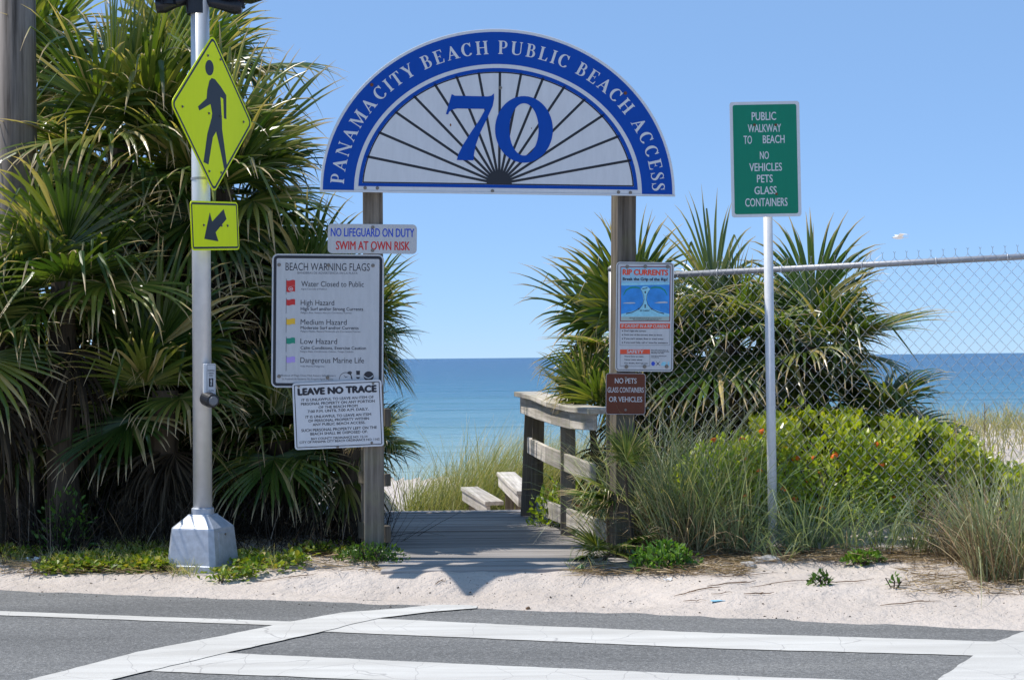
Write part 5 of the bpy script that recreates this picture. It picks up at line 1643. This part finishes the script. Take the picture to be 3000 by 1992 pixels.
# ------------------------------------------------------------------ small things on the sand
TW = [(110, 1325, 0.35, 0.1), (640, 1338, 0.3, -0.1), (1015, 1345, 0.1, 0.5), (1620, 1360, 0.24, 0.1), (1690, 1345, 0.34, 0.4), (1665, 1372, 0.12, -0.4), (1750, 1372, 0.18, 0.1), (1800, 1345, 0.4, 0.25), (1960, 1345, 0.3, 0.12), (1580, 1372, 0.12, -0.2), (2100, 1395, 0.35, -0.1), (2140, 1330, 0.25, 0.5), (1600, 1390, 0.14, -0.4), (2010, 1300, 0.5, -0.1), (700, 1330, 0.18, 0.2), (1720, 1328, 0.42, 0.22)]
for i, (dx, dy, L, a_) in enumerate(TW):
    r_ = random.Random(i + 300)
    p_ = gxy(dx, dy)
    d = Vector((math.cos(a_), math.sin(a_), 0))
    pts = []
    for k in range(6):
        q = d * (L * (k / 5 - .5)) + Vector((r_.uniform(-.012, .012), r_.uniform(-.012, .012), 0))
        q.z = ground_z(p_.x + q.x, p_.y + q.y) - p_.z + 0.007 + r_.uniform(0, .006)
        pts.append(q)
    b_ = MB(); k = r_.uniform(.6, 1.3); b_.tube(pts, [.0016 * k, .0026 * k, .0030 * k, .0026 * k, .002 * k, .001 * k], 5)
    q = pts[3]; b_.tube([q, q + Vector((d.y, -d.x, 0)) * L * .12 + d * L * .1 + Vector((0, 0, .01))], [.003 * k, .001], 4)
    o_ = b_.build("twig", M['twig'], smooth=True); o_.location = p_
    tag(o_, "dry brown twig on the sand, " + ["by the road at the far left", "right of the pole base", "short one before the boardwalk", "below the dark green weed", "in the middle of the right-hand sand", "tiny one left of the blue scrap", "just right of the blue scrap", "long one left of the lone sand plant", "right of the lone sand plant", "near the white wrapper", "nearest the road below the tiny sprig", "left of the grass at the right edge", "smallest, nearest the road below the weed", "longest, at the foot of the grass tufts", "farther right of the pole base", "long one under the flat pale stone"][i], "twig", "twigs on the sand verge")
def rock(name, dx, dy, sx_, sy_, sz_, mat, label, cat, seed, z_off=0.0):
    r_ = random.Random(seed)
    import bmesh
    bm = bmesh.new()
    bmesh.ops.create_icosphere(bm, subdivisions=3, radius=1)
    for v in bm.verts:
        n_ = noise.noise(v.co * 1.3 + Vector((seed, 0, 0))) * 0.35
        v.co *= 1 + n_
        v.co = Vector((v.co.x * sx_, v.co.y * sy_, v.co.z * sz_))
    me_ = bpy.data.meshes.new(name); bm.to_mesh(me_); bm.free(); me_.materials.append(mat)
    o_ = link(name, me_)
    p_ = gxy(dx, dy); o_.location = (p_.x, p_.y, p_.z + sz_ * 0.35 + z_off)
    tag(o_, label, cat); return o_
rock("stone", 1768, 1296, 0.10, 0.07, 0.035, M['stone'], "flat pale stone at the edge of the sand under the green sign's pole", "stone", 3)
rock("stone", 1722, 1306, 0.06, 0.05, 0.025, M['stone'], "smaller darker stone left of the flat pale stone", "stone", 5)
rock("pebble", 1218, 1404, 0.014, 0.012, 0.012, M['twig'], "dark pebble at the road's edge in front of the boardwalk", "stone", 7)
rock("green_fruit", 514, 1306, 0.026, 0.024, 0.03, M['fruit'], "left one of two round green fruits at the pole base", "fruit", 8, 0.01)
rock("green_fruit", 535, 1301, 0.030, 0.026, 0.033, M['fruit'], "right one of two round green fruits at the pole base", "fruit", 9, 0.014)
rock("green_fruit", 1339, 1318, 0.022, 0.02, 0.027, M['fruit'], "single round green fruit lying right of the boardwalk's front edge", "fruit", 11, 0.01)
def crumple(name, dx, dy, s_, mat, label, seed):
    r_ = random.Random(seed); n_ = 5
    b_ = MB(); vs = []
    for j in range(n_):
        for i in range(n_):
            vs.append(((i / (n_ - 1) - .5) * s_ + r_.uniform(-.1, .1) * s_, (j / (n_ - 1) - .5) * s_ * .7 + r_.uniform(-.1, .1) * s_, r_.uniform(0, .45) * s_))
    b_.add(vs, [(j * n_ + i, j * n_ + i + 1, (j + 1) * n_ + i + 1, (j + 1) * n_ + i) for j in range(n_ - 1) for i in range(n_ - 1)])
    o_ = b_.build(name, mat); so = o_.modifiers.new("solid", 'SOLIDIFY'); so.thickness = 0.0015
    p_ = gxy(dx, dy); o_.location = (p_.x, p_.y, p_.z + 0.006)
    return tag(o_, label, "litter")
crumple("crumpled_paper", 78, 1296, 0.085, M['litter'], "crumpled white paper among the weeds at the far left", 1)
crumple("plastic_wrapper", 1540, 1341, 0.05, M['litter'], "small white wrapper on the ground below the round dark weed", 2)
crumple("plastic_wrapper", 1655, 1387, 0.06, M['blue_litter'], "pale blue scrap lying flat on the sand near the road", 3).scale = (1.3, 1, 0.15)

# ------------------------------------------------------------------ gull
GU = empty("flying_gull", D(2072, 548, 60), "white gull flying low in the sky above the fence", "bird")
GU.rotation_euler = (0, 0, R(8))
b_ = MB(); b_.tube([(-0.22, 0, -0.005), (-0.19, 0, 0.0), (-0.12, 0, 0.0), (0, 0, 0.0), (0.12, 0, 0.0), (0.2, 0, 0.005)], [0.012, 0.032, 0.045, 0.06, 0.045, 0.012], 12); b_.build("body", M['gull'], GU, smooth=True)
b_ = MB(); b_.tube([(-0.21, 0, -0.005), (-0.26, 0, -0.015)], [0.014, 0.003], 8); b_.build("beak", M['gull_grey'], GU)
for sg, nm in ((1, "wing"), (-1, "wing")):
    b_ = MB()
    P_ = [(-0.08, sg * .03, .03), (0.09, sg * .03, .03), (-0.05, sg * .28, .13), (0.12, sg * .28, .11), (0.08, sg * .55, .07), (0.17, sg * .55, .06)]
    b_.add(P_ + [(x_, y_, z_ - .012) for x_, y_, z_ in P_], [(0, 1, 3, 2), (2, 3, 5, 4), (6, 8, 9, 7), (8, 10, 11, 9), (0, 2, 8, 6), (2, 4, 10, 8), (1, 7, 9, 3), (3, 9, 11, 5), (4, 5, 11, 10), (0, 6, 7, 1)])
    b_.build(nm, M['gull'], GU)
b_ = MB(); b_.add([(0.17, -.02, 0), (0.17, .02, 0), (0.34, .07, .01), (0.34, -.07, .01), (0.17, -.02, -.01), (0.17, .02, -.01), (0.34, .07, 0), (0.34, -.07, 0)], [(0, 1, 2, 3), (4, 7, 6, 5), (0, 3, 7, 4), (1, 5, 6, 2), (2, 6, 7, 3)]); b_.build("tail", M['gull'], GU)
